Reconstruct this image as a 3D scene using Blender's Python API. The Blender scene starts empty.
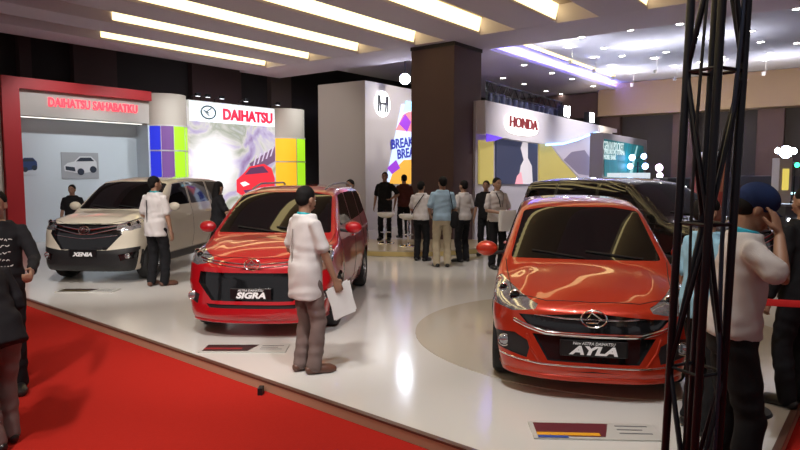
import bpy, bmesh, math, random
import numpy as np
from mathutils import Vector, Matrix
from mathutils.bvhtree import BVHTree
PI = math.pi
SC = bpy.context.scene
COL = SC.collection
random.seed(7)

# ------------------------------------------------------------ camera geometry
F = 620.0; HC = 1.78; PITCH = math.atan(53.0 / F)
def ray(px, py):
    a = (px - 400) / F; b = (225 - py) / F
    cp, sp = math.cos(PITCH), math.sin(PITCH)
    return Vector((a, cp + b * sp, -sp + b * cp))
def at_z(px, py, z=0.0):
    d = ray(px, py); t = (z - HC) / d.z
    return Vector((0, 0, HC)) + d * t
def at_y(px, py, Y):
    d = ray(px, py); t = Y / d.y
    return Vector((0, 0, HC)) + d * t

# ------------------------------------------------------------ materials
MATS = {}
def mat(name, col, rough=0.5, metal=0.0, emit=None, es=1.0, coat=0.0, noise=0.0, nscale=8.0, bump=0.0, bscale=200.0, spec=0.5, trans=0.0, alpha=1.0):
    if name in MATS: return MATS[name]
    m = bpy.data.materials.new(name); m.use_nodes = True
    nt = m.node_tree; b = nt.nodes['Principled BSDF']
    b.inputs['Base Color'].default_value = (*col, 1)
    b.inputs['Roughness'].default_value = rough
    b.inputs['Metallic'].default_value = metal
    b.inputs['Specular IOR Level'].default_value = spec
    if trans: b.inputs['Transmission Weight'].default_value = trans
    if alpha < 1: b.inputs['Alpha'].default_value = alpha
    if coat:
        b.inputs['Coat Weight'].default_value = coat; b.inputs['Coat Roughness'].default_value = 0.03
    if emit:
        b.inputs['Emission Color'].default_value = (*emit, 1); b.inputs['Emission Strength'].default_value = es
    if noise or bump:
        tc = nt.nodes.new('ShaderNodeTexCoord')
    if noise:
        n = nt.nodes.new('ShaderNodeTexNoise'); n.inputs['Scale'].default_value = nscale; n.inputs['Detail'].default_value = 4
        nt.links.new(tc.outputs['Object'], n.inputs['Vector'])
        r = nt.nodes.new('ShaderNodeMixRGB'); r.blend_type = 'MIX'
        r.inputs['Color1'].default_value = (*[max(0, c * (1 - noise)) for c in col], 1)
        r.inputs['Color2'].default_value = (*[min(1, c * (1 + noise)) for c in col], 1)
        nt.links.new(n.outputs['Fac'], r.inputs['Fac']); nt.links.new(r.outputs[0], b.inputs['Base Color'])
    if bump:
        n2 = nt.nodes.new('ShaderNodeTexNoise'); n2.inputs['Scale'].default_value = bscale
        nt.links.new(tc.outputs['Object'], n2.inputs['Vector'])
        bp = nt.nodes.new('ShaderNodeBump'); bp.inputs['Strength'].default_value = bump; bp.inputs['Distance'].default_value = 0.02
        nt.links.new(n2.outputs['Fac'], bp.inputs['Height']); nt.links.new(bp.outputs[0], b.inputs['Normal'])
    MATS[name] = m
    return m

# ------------------------------------------------------------ mesh collector
class G:
    def __init__(s): s.v = []; s.f = []
    def add(s, vs, fs):
        o = len(s.v); s.v += [tuple(p) for p in vs]; s.f += [tuple(i + o for i in f) for f in fs]; return s
    def join(s, g, M=None):
        vs = [M @ Vector(p) for p in g.v] if M is not None else g.v
        return s.add(vs, g.f)
    def xf(s, M): s.v = [tuple(M @ Vector(p)) for p in s.v]; return s
    def box(s, x0, x1, y0, y1, z0, z1):
        return s.add([(x0,y0,z0),(x1,y0,z0),(x1,y1,z0),(x0,y1,z0),(x0,y0,z1),(x1,y0,z1),(x1,y1,z1),(x0,y1,z1)],
              [(0,3,2,1),(4,5,6,7),(0,1,5,4),(1,2,6,5),(2,3,7,6),(3,0,4,7)])
    def prism(s, poly, y0, y1):           # poly in (x,z), extruded along y
        n = len(poly); a = sum(poly[i][0]*poly[(i+1)%n][1]-poly[(i+1)%n][0]*poly[i][1] for i in range(n))
        if a < 0: poly = poly[::-1]
        if y0 > y1: y0, y1 = y1, y0
        vs = [(x, y0, z) for x, z in poly] + [(x, y1, z) for x, z in poly]
        fs = [tuple(range(n)), tuple(range(2*n-1, n-1, -1))] + [(i, i+n, (i+1)%n+n, (i+1)%n) for i in range(n)]
        return s.add(vs, fs)
    def plate(s, poly, z0, z1):           # poly in (x,y), extruded along z
        n = len(poly); a = sum(poly[i][0]*poly[(i+1)%n][1]-poly[(i+1)%n][0]*poly[i][1] for i in range(n))
        if a < 0: poly = poly[::-1]
        vs = [(x, y, z0) for x, y in poly] + [(x, y, z1) for x, y in poly]
        fs = [tuple(range(n-1, -1, -1)), tuple(range(n, 2*n))] + [(i, (i+1)%n, (i+1)%n+n, i+n) for i in range(n)]
        return s.add(vs, fs)
    def tube(s, pts, rad, n=10, side=None, flat=1.0, caps=True):
        pts = [Vector(p) for p in pts]; m = len(pts)
        if not hasattr(rad, '__len__'): rad = [rad] * m
        if not hasattr(flat, '__len__'): flat = [flat] * m
        tan = []
        for i in range(m):
            t = pts[min(i+1, m-1)] - pts[max(i-1, 0)]
            tan.append(t.normalized() if t.length > 1e-9 else Vector((0,0,1)))
        a = Vector(side) if side is not None else (Vector((0,0,1)) if abs(tan[0].z) < 0.9 else Vector((1,0,0)))
        P, R, T, FL = [], [], [], []
        if caps:
            for k in (0.35, 0.75):
                P.append(pts[0] - tan[0]*rad[0]*math.cos(math.asin(k))*0.8); R.append(rad[0]*k); T.append(tan[0]); FL.append(flat[0])
        for i in range(m): P.append(pts[i]); R.append(rad[i]); T.append(tan[i]); FL.append(flat[i])
        if caps:
            for k in (0.75, 0.35):
                P.append(pts[-1] + tan[-1]*rad[-1]*math.cos(math.asin(k))*0.8); R.append(rad[-1]*k); T.append(tan[-1]); FL.append(flat[-1])
        vs = []
        for p, r, t, fl in zip(P, R, T, FL):
            a = (a - t * a.dot(t))
            a = a.normalized() if a.length > 1e-6 else t.orthogonal().normalized()
            b = t.cross(a)
            for k in range(n):
                an = 2*PI*k/n
                vs.append(p + a*math.cos(an)*r + b*math.sin(an)*r*fl)
        m2 = len(P); fs = []
        for i in range(m2-1):
            for k in range(n):
                fs.append((i*n+k, i*n+(k+1)%n, (i+1)*n+(k+1)%n, (i+1)*n+k))
        fs.append(tuple(range(n-1, -1, -1))); fs.append(tuple((m2-1)*n+k for k in range(n)))
        return s.add(vs, fs)
    def ell(s, c, r, n=16, m=10, R=None):
        c = Vector(c); vs = [(0,0,-1)]
        for j in range(1, m):
            th = -PI/2 + PI*j/m
            for k in range(n): vs.append((math.cos(th)*math.cos(2*PI*k/n), math.cos(th)*math.sin(2*PI*k/n), math.sin(th)))
        vs.append((0,0,1)); fs = []
        for k in range(n): fs.append((0, 1+(k+1)%n, 1+k))
        for j in range(m-2):
            for k in range(n):
                a = 1+j*n; b = a+n
                fs.append((a+k, a+(k+1)%n, b+(k+1)%n, b+k))
        top = len(vs)-1; a = 1+(m-2)*n
        for k in range(n): fs.append((a+k, a+(k+1)%n, top))
        out = []
        for p in vs:
            q = Vector((p[0]*r[0], p[1]*r[1], p[2]*r[2]))
            if R is not None: q = R @ q
            out.append(q + c)
        return s.add(out, fs)
    def loft(s, secs, n=20, p=2.4):       # secs: (centre xyz, halfwidth x, halfdepth y), superellipse rings stacked
        vs = []
        for c, wx, wy in secs:
            for k in range(n):
                an = 2*PI*k/n; ca, sa = math.cos(an), math.sin(an)
                vs.append((c[0] + math.copysign(abs(ca)**(2/p), ca)*wx, c[1] + math.copysign(abs(sa)**(2/p), sa)*wy, c[2]))
        m = len(secs); fs = []
        for i in range(m-1):
            for k in range(n): fs.append((i*n+k, i*n+(k+1)%n, (i+1)*n+(k+1)%n, (i+1)*n+k))
        fs.append(tuple(range(n-1, -1, -1))); fs.append(tuple((m-1)*n+k for k in range(n)))
        return s.add(vs, fs)
    def lathe(s, prof, n=32, c=(0,0,0), axis='z', caps=False):   # prof: (r, h)
        vs = []; m = len(prof)
        for r, h in prof:
            for k in range(n):
                an = 2*PI*k/n; x, y = r*math.cos(an), r*math.sin(an)
                if axis == 'z': q = (x, y, h)
                else: q = (x, h, y)
                vs.append((q[0]+c[0], q[1]+c[1], q[2]+c[2]))
        fs = []
        for i in range(m-1):
            for k in range(n):
                f = (i*n+k, i*n+(k+1)%n, (i+1)*n+(k+1)%n, (i+1)*n+k)
                fs.append(f if axis == 'z' else f[::-1])
        if caps and prof[0][0] > 1e-6: fs.append(tuple(range(n-1, -1, -1)) if axis == 'z' else tuple(range(n)))
        if caps and prof[-1][0] > 1e-6:
            t = tuple((m-1)*n+k for k in range(n)); fs.append(t if axis == 'z' else t[::-1])
        return s.add(vs, fs)

def props(o, label=None, cat=None, group=None, kind=None):
    if label: o['label'] = label
    if cat: o['category'] = cat
    if group: o['group'] = group
    if kind: o['kind'] = kind
    return o
def mk(name, g, m, parent=None, smooth=False, label=None, cat=None, group=None, kind=None, bevel=0.0, solid=0.0, auto=35):
    me = bpy.data.meshes.new(name); me.from_pydata(g.v, [], g.f); me.validate(); me.update()
    if smooth:
        me.polygons.foreach_set('use_smooth', [True]*len(me.polygons))
        try: me.set_sharp_from_angle(angle=math.radians(auto))
        except Exception: pass
    me.materials.append(m)
    o = bpy.data.objects.new(name, me); COL.objects.link(o)
    if parent is not None: o.parent = parent
    if bevel:
        md = o.modifiers.new('bevel', 'BEVEL'); md.width = bevel; md.segments = 2; md.limit_method = 'ANGLE'
    return props(o, label, cat, group, kind)
def empty(name, loc, rz=0.0, label=None, cat=None, group=None, kind=None):
    o = bpy.data.objects.new(name, None); COL.objects.link(o)
    o.empty_display_size = 0.1; o.location = loc; o.rotation_euler = (0, 0, rz)
    return props(o, label, cat, group, kind)
def copy_tree(o, parent=None):
    c = o.copy(); COL.objects.link(c)
    if parent is not None: c.parent = parent
    for ch in list(o.children): copy_tree(ch, c)
    return c
def evaluated(g, mods):
    me = bpy.data.meshes.new('tmp'); me.from_pydata(g.v, [], g.f); me.update()
    o = bpy.data.objects.new('tmp', me); COL.objects.link(o)
    for t, kw in mods:
        md = o.modifiers.new('m', t)
        for k, v in kw.items(): setattr(md, k, v)
    dg = bpy.context.evaluated_depsgraph_get(); dg.update()
    out = bpy.data.meshes.new_from_object(o.evaluated_get(dg))
    bpy.data.objects.remove(o); bpy.data.meshes.remove(me)
    return out
def mk_eval(name, g, mods, m, parent=None, smooth=True):
    me = evaluated(g, mods); me.name = name
    me.materials.clear(); me.materials.append(m)
    me.polygons.foreach_set('use_smooth', [smooth]*len(me.polygons))
    o = bpy.data.objects.new(name, me); COL.objects.link(o)
    if parent is not None: o.parent = parent
    return o
def text_g(body, size, M, depth=0.01, shear=0.0, bold=0.0, align='CENTER', spacing=1.0, width=None):
    cu = bpy.data.curves.new('t', 'FONT'); cu.body = body; cu.size = size; cu.extrude = depth/2; cu.shear = shear
    cu.offset = bold; cu.align_x = align; cu.align_y = 'CENTER'; cu.space_character = spacing; cu.resolution_u = 3
    o = bpy.data.objects.new('t', cu); COL.objects.link(o)
    dg = bpy.context.evaluated_depsgraph_get(); dg.update()
    me = bpy.data.meshes.new_from_object(o.evaluated_get(dg))
    vs = [tuple(v.co) for v in me.vertices]; fs = [tuple(p.vertices) for p in me.polygons]
    bpy.data.objects.remove(o); bpy.data.curves.remove(cu); bpy.data.meshes.remove(me)
    if width and vs:
        w = max(v[0] for v in vs) - min(v[0] for v in vs); k = width / w
        vs = [(v[0]*k, v[1], v[2]) for v in vs]
    return G().add([M @ Vector(v) for v in vs], fs)
# text lies in its own XY plane; this turns it upright: x->x, y->z, normal -> -y
UP = Matrix(((1,0,0,0),(0,0,-1,0),(0,1,0,0),(0,0,0,1)))
def upright(x, y, z): return Matrix.Translation((x, y, z)) @ UP
STRIP = 2.3; WORLD = 0.36; EXPO = 0.28; CZ = -0.09
# ------------------------------------------------------------ cars
def softmax(k, *fs):
    a = np.stack(np.broadcast_arrays(*fs)); m = a.max(0)
    return m + k*np.log(np.exp((a-m)/k).sum(0)) - k*0.0
def prof(pts):
    xs = np.array([p[0] for p in pts], float); ys = np.array([p[1] for p in pts], float)
    # dense smoothed interpolation
    X = np.linspace(xs[0], xs[-1], 400); Y = np.interp(X, xs, ys)
    w = 12; K = np.hanning(2*w+1); K /= K.sum()
    Yp = np.concatenate([Y[0] - (Y[1:w+1][::-1]-Y[0]), Y, Y[-1] - (Y[-w-1:-1][::-1]-Y[-1])])
    Y2 = np.convolve(Yp, K, 'valid')
    return lambda q: np.interp(q, X, Y2)
def car_surface(P):
    L, W = P['L'], P['W']
    top = prof(P['hood']); nose = prof(P['nose']); rear = prof(P['rear']); side = prof(P['side']); roof = prof(P['roof'])
    (sa, za), (sb, zb_) = P['wind']; (ra, rza), (rb, rzb) = P['back']
    na = np.array([-(zb_-za), (sb-sa)]); na = na/np.linalg.norm(na)     # outward (s,z) normal of the windscreen
    nb = np.array([(rza-rzb), (rb-ra)]); nb = nb/np.linalg.norm(nb)
    if nb[1] < 0: nb = -nb
    if nb[0] < 0: nb = -nb
    hw = W/2; fa = P['front_axle']; ra_ = fa + P['wb']
    def f(x, y, z):
        s = L/2 - x; ay = np.abs(y); yn = ay/hw
        flare = 0.018*(np.exp(-((s-fa)/0.36)**4) + np.exp(-((s-ra_)/0.36)**4))*np.exp(-((z-0.45)/0.35)**4)
        crease = 0.010*np.exp(-((z-P['crease'](s))/0.035)**2)
        S = hw - side(z) + flare - 0.018 + crease
        S = S - P['plan'][0]*np.clip((P['plan'][1]-s)/P['plan'][1], 0, 1)**2 - P['plan'][2]*np.clip((s-(L-P['plan'][3]))/P['plan'][3], 0, 1)**2
        ft = z - (top(s) - P['crown']*yn**2.2 + P['ridge']*np.exp(-((yn-0.62)/0.10)**2)*np.clip((1.1-s)/0.5, 0, 1)*np.clip(s/0.3, 0, 1))
        ff = (-s) + nose(z) + P['fc']*yn**P['fp']
        fr = (s - L) + rear(z) + 0.14*yn**3
        lower = softmax(0.018, ft*0.97, ay - S, ff*0.85, fr, P['zb'] - z)
        c = 0.035*(ay/0.6)**2
        fw = (s-sa-c)*na[0] + (z-za)*na[1]
        fb = (s-rb+0.06*(ay/0.6)**2)*nb[0] + (z-rzb)*nb[1]
        fs = ay - (hw - P['belt_in'] - P['tumble']*np.clip(z-P['belt'], -0.1, 1) - 0.10*np.clip(z-P['belt']-0.25, 0, 1)**2)
        frf = z - (roof(s) - 0.045*(ay/0.6)**2.5)
        cabin = softmax(0.022, fw, fb, fs, frf, 0.55 - z)
        a = np.stack([lower, cabin]); m = a.min(0); k = 0.010
        return m - k*np.log(np.exp(-(a-m)/k).sum(0))
    z0 = 0.62
    xm = L/2 - 0.55; xr = -L/2 + 0.55
    rows = []
    NE = 34
    for i in range(1, NE): rows.append((xr, -PI/2*(1 - i/NE)))
    for x in np.arange(xr, xm+0.001, (xm-xr)/110): rows.append((x, 0.0))
    for i in range(1, NE): rows.append((xm, PI/2*i/NE))
    NV = 132
    R = len(rows)
    ox = np.array([r[0] for r in rows])[:, None]; al = np.array([r[1] for r in rows])[:, None]
    ph = (np.arange(NV)/NV*2*PI)[None, :]
    # concentrate rays on the shoulders a little
    dx = np.sin(al)*np.ones_like(ph); dy = np.cos(al)*np.cos(ph); dz = np.cos(al)*np.sin(ph)
    # flatten vertical reach: stretch direction in y
    O = np.stack([ox*np.ones_like(ph), 0*dx, z0 + 0*dx])
    D = np.stack([dx, dy*1.25, dz*0.9]); D /= np.linalg.norm(D, axis=0)
    ts = np.linspace(0.05, 1.6, 140)
    lo = np.zeros_like(dx); hi = np.full_like(dx, np.nan); done = np.zeros(dx.shape, bool); prev = np.zeros_like(dx)
    for t in ts:
        v = f(*(O + D*t)); hit = (v > 0) & ~done
        lo[hit] = prev[hit]; hi[hit] = t; done |= hit
        prev[:] = t
    hi[np.isnan(hi)] = 1.6
    for _ in range(22):
        mid = (lo+hi)/2; v = f(*(O + D*mid)); pos = v > 0
        hi = np.where(pos, mid, hi); lo = np.where(pos, lo, mid)
    Pn = (O + D*((lo+hi)/2)).transpose(1, 2, 0)
    def pole(x, sx):
        l, h = 0.0, 1.6
        for _ in range(40):
            m = (l+h)/2
            if f(np.array(x+sx*m), np.array(0.0), np.array(z0)) > 0: h = m
            else: l = m
        return (x+sx*l, 0, z0)
    vs = [tuple(p) for p in Pn.reshape(-1, 3)]
    fs = []
    for i in range(R-1):
        for k in range(NV):
            k2 = (k+1) % NV
            fs.append((i*NV+k, (i+1)*NV+k, (i+1)*NV+k2, i*NV+k2))
    vs.append(pole(xr, -1)); vs.append(pole(xm, 1)); a, b = len(vs)-2, len(vs)-1
    for k in range(NV):
        k2 = (k+1) % NV
        fs.append((a, k, k2)); fs.append((b, (R-1)*NV+k2, (R-1)*NV+k))
    return vs, fs

AX = {'front': (1, 2, 0), 'side': (0, 2, 1), 'top': (0, 1, 2)}
def carve(bm, lay, pid, poly, axis, filt):
    """Cut the convex outline poly (projected) exactly into the surface; faces inside get part id pid."""
    a, b, _ = AX[axis]
    n = len(poly); area = sum(poly[i][0]*poly[(i+1)%n][1]-poly[(i+1)%n][0]*poly[i][1] for i in range(n))
    if area < 0: poly = poly[::-1]
    x0 = min(p[0] for p in poly); x1 = max(p[0] for p in poly); y0 = min(p[1] for p in poly); y1 = max(p[1] for p in poly)
    def bb(f):
        cs = [v.co for v in f.verts]
        return max(c[a] for c in cs) >= x0 and min(c[a] for c in cs) <= x1 and max(c[b] for c in cs) >= y0 and min(c[b] for c in cs) <= y1
    cand = [f for f in bm.faces if filt(f.calc_center_median(), f.normal) and bb(f)]
    for i in range(n):
        p, q = poly[i], poly[(i+1) % n]
        no = Vector((0, 0, 0)); no[a] = q[1]-p[1]; no[b] = -(q[0]-p[0])      # outward
        if no.length < 1e-9: continue
        no.normalize(); co = Vector((0, 0, 0)); co[a] = p[0]; co[b] = p[1]
        geom = set(cand)
        for f in cand: geom.update(f.edges); geom.update(f.verts)
        r = bmesh.ops.bisect_plane(bm, geom=list(geom), plane_co=co, plane_no=no, dist=1e-5)
        fs = {g for g in r['geom'] if isinstance(g, bmesh.types.BMFace)}
        fs |= {f for f in cand if f.is_valid}
        cand = [f for f in fs if (f.calc_center_median() - co).dot(no) < 0]
    for f in cand: f[lay] = pid
    return cand
def rounded(poly, r=0.03, seg=3):
    out = []; n = len(poly)
    for i in range(n):
        p = Vector(poly[i]); a = Vector(poly[i-1]) - p; b = Vector(poly[(i+1) % n]) - p
        rr = min(r, a.length*0.45, b.length*0.45)
        p0 = p + a.normalized()*rr; p1 = p + b.normalized()*rr
        for k in range(seg+1):
            t = k/seg; out.append(tuple((1-t)**2*p0 + 2*t*(1-t)*p + t*t*p1))
    return out

def build_car(P, root, M):
    L, W = P['L'], P['W']
    vs, fs = car_surface(P)
    bm = bmesh.new()
    bv = [bm.verts.new(v) for v in vs]
    for f in fs: bm.faces.new([bv[i] for i in f])
    bm.normal_update()
    # consistent outward normals
    bmesh.ops.recalc_face_normals(bm, faces=bm.faces[:]); bm.normal_update()
    me0 = bpy.data.meshes.new('t'); bm.to_mesh(me0)
    bvh = BVHTree.FromBMesh(bm)
    lay = bm.faces.layers.int.new('part')
    ids = {}; spec = {}
    def pid(name, n):
        k = (name, n)
        if k not in ids: ids[k] = len(ids)+1
        return ids[k]
    # features: (part name, instance key, axis, polygon(s), material, offset, mirrored)
    for (name, axis, polys, m, off, mir) in P['cuts']:
        if name == 'hood' and axis == 'top': pass
        for sg in ((1, -1) if mir else (0,)):
            i = pid(name, sg if mir else 0) if name not in ('window',) else None
            for j, poly in enumerate(polys):
                if axis == 'front':
                    pts = [((sg if mir else 1)*y, z) for y, z in poly]
                    filt = lambda c, nn, q=P: c.x > L/2 - (1.9 if name == 'windshield' else 0.75) and nn.x > 0.12
                elif axis == 'back':
                    pts = [((sg if mir else 1)*y, z) for y, z in poly]
                    filt = lambda c, nn: c.x < -L/2 + 0.7 and nn.x < -0.12
                elif axis == 'side':
                    pts = [(L/2 - s, z) for s, z in poly]
                    filt = lambda c, nn: c.y*sg > W*0.22 and nn.y*sg > 0.2
                else:
                    pts = [(L/2 - s, y) for s, y in poly]
                    filt = lambda c, nn: nn.z > 0.25 and c.z > 0.6
                if name == 'window': i = pid(name+str(j), sg)
                carve(bm, lay, i, rounded(pts, P.get('rd', 0.025)) if name in ('windshield', 'window', 'rear_window') else pts,
                      {'back': 'front'}.get(axis, axis), filt)
                spec[i] = (name, m, off)
            
    # wheel arches
    fa = P['front_axle']; wr = P['wr']; wells = []
    for s in (fa, fa + P['wb']):
        for sg in (1, -1):
            cx = L/2 - s; cz = wr
            poly = [(cx + (wr+0.045)*math.cos(2*PI*k/28), cz + (wr+0.045)*math.sin(2*PI*k/28)) for k in range(28)]
            c = carve(bm, lay, 9999, poly, 'side', lambda c, nn: c.y*sg > W*0.26)
    bmesh.ops.delete(bm, geom=[f for f in bm.faces if f[lay] == 9999], context='FACES')
    bm.normal_update()
    # split
    def split(part_ids, off=0.0, skirt=0.0):
        src = [f for f in bm.faces if f[lay] in part_ids]
        nb = bmesh.new(); vm = {}
        for f in src:
            for v in f.verts:
                if v not in vm: vm[v] = nb.verts.new(v.co)
            try: nb.faces.new([vm[v] for v in f.verts])
            except ValueError: pass
        nb.normal_update()
        for v in nb.verts: v.normal_update()
        if abs(off) > 1e-6:
            bedges = [e for e in nb.edges if e.is_boundary]
            nrm = {v: v.normal.copy() for v in nb.verts}
            r = bmesh.ops.extrude_edge_only(nb, edges=bedges)
            new = {v for v in r['geom'] if isinstance(v, bmesh.types.BMVert)}
            for v in nrm: v.co += nrm[v]*off
        g = G(); idx = {}
        for v in nb.verts: idx[v] = len(g.v); g.v.append(tuple(v.co))
        for f in nb.faces: g.f.append(tuple(idx[v] for v in f.verts))
        nb.free(); return g
    body = mk('body_shell', split({0}), M['paint'], root, smooth=True, auto=50)
    out = {'body': body}
    names = {}
    for i, (name, m, off) in spec.items():
        g = split({i}, off)
        if not g.f: print('EMPTY PART', name); continue
        o = mk(name, g, M[m], root, smooth=True, auto=38)
        out.setdefault(name, []).append(o)
    bm.free()
    # helpers projecting on the surface
    def hitf(y, z, eps=0.0):
        h = bvh.ray_cast(Vector((L/2+1, y, z)), Vector((-1, 0, 0)))
        return (h[0] + Vector((eps, 0, 0))) if h[0] is not None else Vector((L/2-0.5, y, z))
    def hits(s, z, sg, eps=0.0):
        h = bvh.ray_cast(Vector((L/2-s, 2*sg, z)), Vector((0, -sg, 0)))
        return (h[0] + Vector((0, sg*eps, 0))) if h[0] is not None else Vector((L/2-s, sg*W/2, z))
    def dens(pts, n=8):
        o = []
        for i in range(len(pts)-1):
            for k in range(n): t = k/n; o.append((pts[i][0]*(1-t)+pts[i+1][0]*t, pts[i][1]*(1-t)+pts[i+1][1]*t))
        return o + [pts[-1]]
    def strip(name, pts, r, m, eps=0.004, flat=0.5, mir=False, parent=None, back=False):
        for sg in ((1, -1) if mir else (1,)):
            g = G().tube([hitf(sg*y, z, eps) for y, z in dens(pts)], r, n=8, side=(0, 0, 1), flat=flat)
            o = mk(name, g, M[m], parent or root, smooth=True)
    for (name, pts, r, m, eps, mir) in P.get('strips', []): strip(name, pts, r, m, eps, mir=mir)
    # seams
    for pts in P.get('seams', []):
        for sg in (1, -1):
            mk('panel_gap', G().tube([hits(s, z, sg, 0.0005) for s, z in dens(pts, 6)], 0.0035, n=5), M['black'], root)
    # hood gap
    hp = P['hood_line']
    for sg in (1, -1):
        pts = []
        for s, y in dens(hp, 8):
            h = bvh.ray_cast(Vector((L/2-s, sg*y, 3)), Vector((0, 0, -1)))
            if h[0] is not None: pts.append(h[0])
        mk('hood_gap', G().tube(pts, 0.004, n=5), M['black'], root)
    # cowl strip
    z = P['wind_glass'][0][1]
    # wheels
    wheel_g = G().lathe([(wr*0.62, -0.09), (wr*0.9, -0.098), (wr*0.975, -0.08), (wr, -0.05), (wr, 0.05), (wr*0.975, 0.08), (wr*0.9, 0.098), (wr*0.62, 0.09)], 40, axis='y')
    rg = G()
    rr = wr*0.66
    rg.lathe([(rr*0.9, -0.09), (rr, -0.09), (rr*1.0, 0.088), (rr*0.93, 0.088), (rr*0.9, 0.05), (rr*0.88, -0.08)], 36, axis='y')
    for k in range(P.get('spokes', 5)):
        for d in (-0.12, 0.12):
            an = 2*PI*k/P.get('spokes', 5) + d
            c = Vector((math.cos(an), 0, math.sin(an))); ai = an - d*0.4
            rg.tube([Vector((math.cos(ai), 0, math.sin(ai)))*rr*0.12 + Vector((0, 0.075, 0)), c*rr*0.5 + Vector((0, 0.08, 0)), c*rr*0.95 + Vector((0, 0.07, 0))], [0.022, 0.018, 0.02], n=6, flat=0.6)
    rg.lathe([(0.001, 0.1), (rr*0.2, 0.095), (rr*0.24, 0.05), (rr*0.2, 0.0)], 20, axis='y')
    disc = G().lathe([(0.001, 0.02), (rr*0.7, 0.02), (rr*0.7, 0.0), (0.001, 0.0)], 24, axis='y')
    tm = None
    for s in (fa, fa + P['wb']):
        for sg in (1, -1):
            if tm is None:
                t = mk('wheel', wheel_g, M['tyre'], root, smooth=True); r_ = mk('rim', rg, M['rim'], t, smooth=True); d_ = mk('brake_disc', disc, M['metal'], t, smooth=True); tm = (t, r_, d_)
            else:
                t = tm[0].copy(); COL.objects.link(t)
                for q in tm[1:]:
                    c = q.copy(); COL.objects.link(c); c.parent = t
            t.location = (L/2 - s, sg*(W/2 - 0.115), wr)
            t.rotation_euler = (0, 0, 0 if sg > 0 else PI)
            g = G().lathe([(0.001, 0), (wr+0.05, 0), (wr+0.05, 0.30), (wr+0.045, 0.30), (wr+0.04, 0.006), (0.001, 0.006)], 32, axis='y')
            # keep only the upper part (open at the bottom)
            Mx = Matrix.Translation((L/2 - s, sg*(W/2-0.335), wr)) @ Matrix.Rotation(0 if sg > 0 else PI, 4, 'Z')
            keep = [f for f in g.f if sum(g.v[i][2] for i in f)/len(f) > -wr*0.05]
            g.f = keep; g.xf(Mx)
            mk('wheel_arch_liner', g, M['black'], root, smooth=True)
    # mirrors
    ms, mz = P['mirror']
    for sg in (1, -1):
        b = hits(ms, mz-0.03, sg)
        c = Vector((L/2 - ms - 0.0, sg*(W/2 + 0.09), mz))
        g = G().ell(c, (0.055, 0.105, 0.075), 18, 12)
        g.v = [(min(x, c.x+0.06) if True else x, y, z) for x, y, z in g.v]
        g.v = [(max(x, c.x-0.028), y, z) for x, y, z in g.v]
        o = mk('side_mirror', g, M['paint'], root, smooth=True)
        g = G().tube([b - Vector((0, sg*0.02, 0)), Vector((c.x+0.01, sg*(W/2+0.02), mz-0.045))], 0.018, n=8, flat=0.6)
        mk('mirror_arm', g, M['black'], o, smooth=True)
        g = G().ell(c - Vector((0.03, 0, 0)), (0.004, 0.09, 0.06), 16, 8)
        mk('mirror_glass', g, M['chrome'], o, smooth=True)
    # wipers
    for y0, y1 in ((0.5, 0.02), (0.0, -0.46)):
        (wb_, wz) = P['wind_glass'][0]
        pts = [hitf(y0 + (y1-y0)*t, wz + 0.01 + 0.05*t, 0.012) for t in (0, .25, .5, .75, 1)]
        mk('wiper', G().tube(pts, 0.007, n=6), M['black'], root, smooth=True)
    # door handles
    for s, z in P['handles']:
        for sg in (1, -1):
            p = hits(s, z, sg, 0.018)
            g = G().tube([p + Vector((0.07, -sg*0.012, 0)), p + Vector((0.04, 0, 0)), p + Vector((-0.04, 0, 0)), p + Vector((-0.07, -sg*0.012, 0))], 0.011, n=8)
            mk('door_handle', g, M['chrome' if P.get('chrome_handle') else 'paint'], root, smooth=True)
    return out, hitf, hits

def ring(g, c, rx, rz, r, n=28, tilt=0.0):
    pts = [Vector((c[0] - math.sin(2*PI*k/n)*rz*tilt, c[1] + math.cos(2*PI*k/n)*rx, c[2] + math.sin(2*PI*k/n)*rz)) for k in range(n+1)]
    return g.tube(pts, r, n=8, side=(1, 0, 0), caps=False)
def emblem(c, w, h, root, M, tilt=0.2):
    g = G(); ring(g, c, w/2, h/2, 0.007, tilt=tilt)
    q = lambda a, b: Vector((c[0] - b*h*tilt*0.5, c[1] + a*w/2, c[2] + b*h/2))
    g.tube([q(-.15, .75), q(.62, -.05), q(.3, -.45), q(-.55, -.45)], 0.006, n=8)
    g.tube([q(-.15, .75), q(-.62, -.2), q(.1, -.1)], 0.006, n=8)
    mk('emblem', g, M['chrome'], root, smooth=True, label='oval chrome badge')
def name_plate(P, hitf, root, M, z, w, h, big, small, y=0.0):
    p = hitf(y, z, 0.0); x = max(hitf(y+a, z+b).x for a in (-w/2, 0, w/2) for b in (-h/2, h/2)) + 0.012
    x = min(x, P['L']/2 + 0.01)
    g = G().box(x-0.03, x, y-w/2, y+w/2, z-h/2, z+h/2)
    o = mk('name_plate', g, M['plate'], root, bevel=0.006)
    # text faces +X : text x -> +Y ; y -> z
    Mx = Matrix(((0, 0, 1, x+0.004), (1, 0, 0, y), (0, 1, 0, z), (0, 0, 0, 1)))
    g = text_g(big, h*0.72, Mx @ Matrix.Translation((0, -h*0.13, 0)), depth=0.004, shear=0.25, bold=0.004, width=w*0.72)
    if small: g.join(text_g(small, h*0.26, Mx @ Matrix.Translation((0, h*0.33, 0)), depth=0.004, shear=0.2, width=w*0.62))
    mk('lettering', g, M['white_print'], o)
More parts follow.
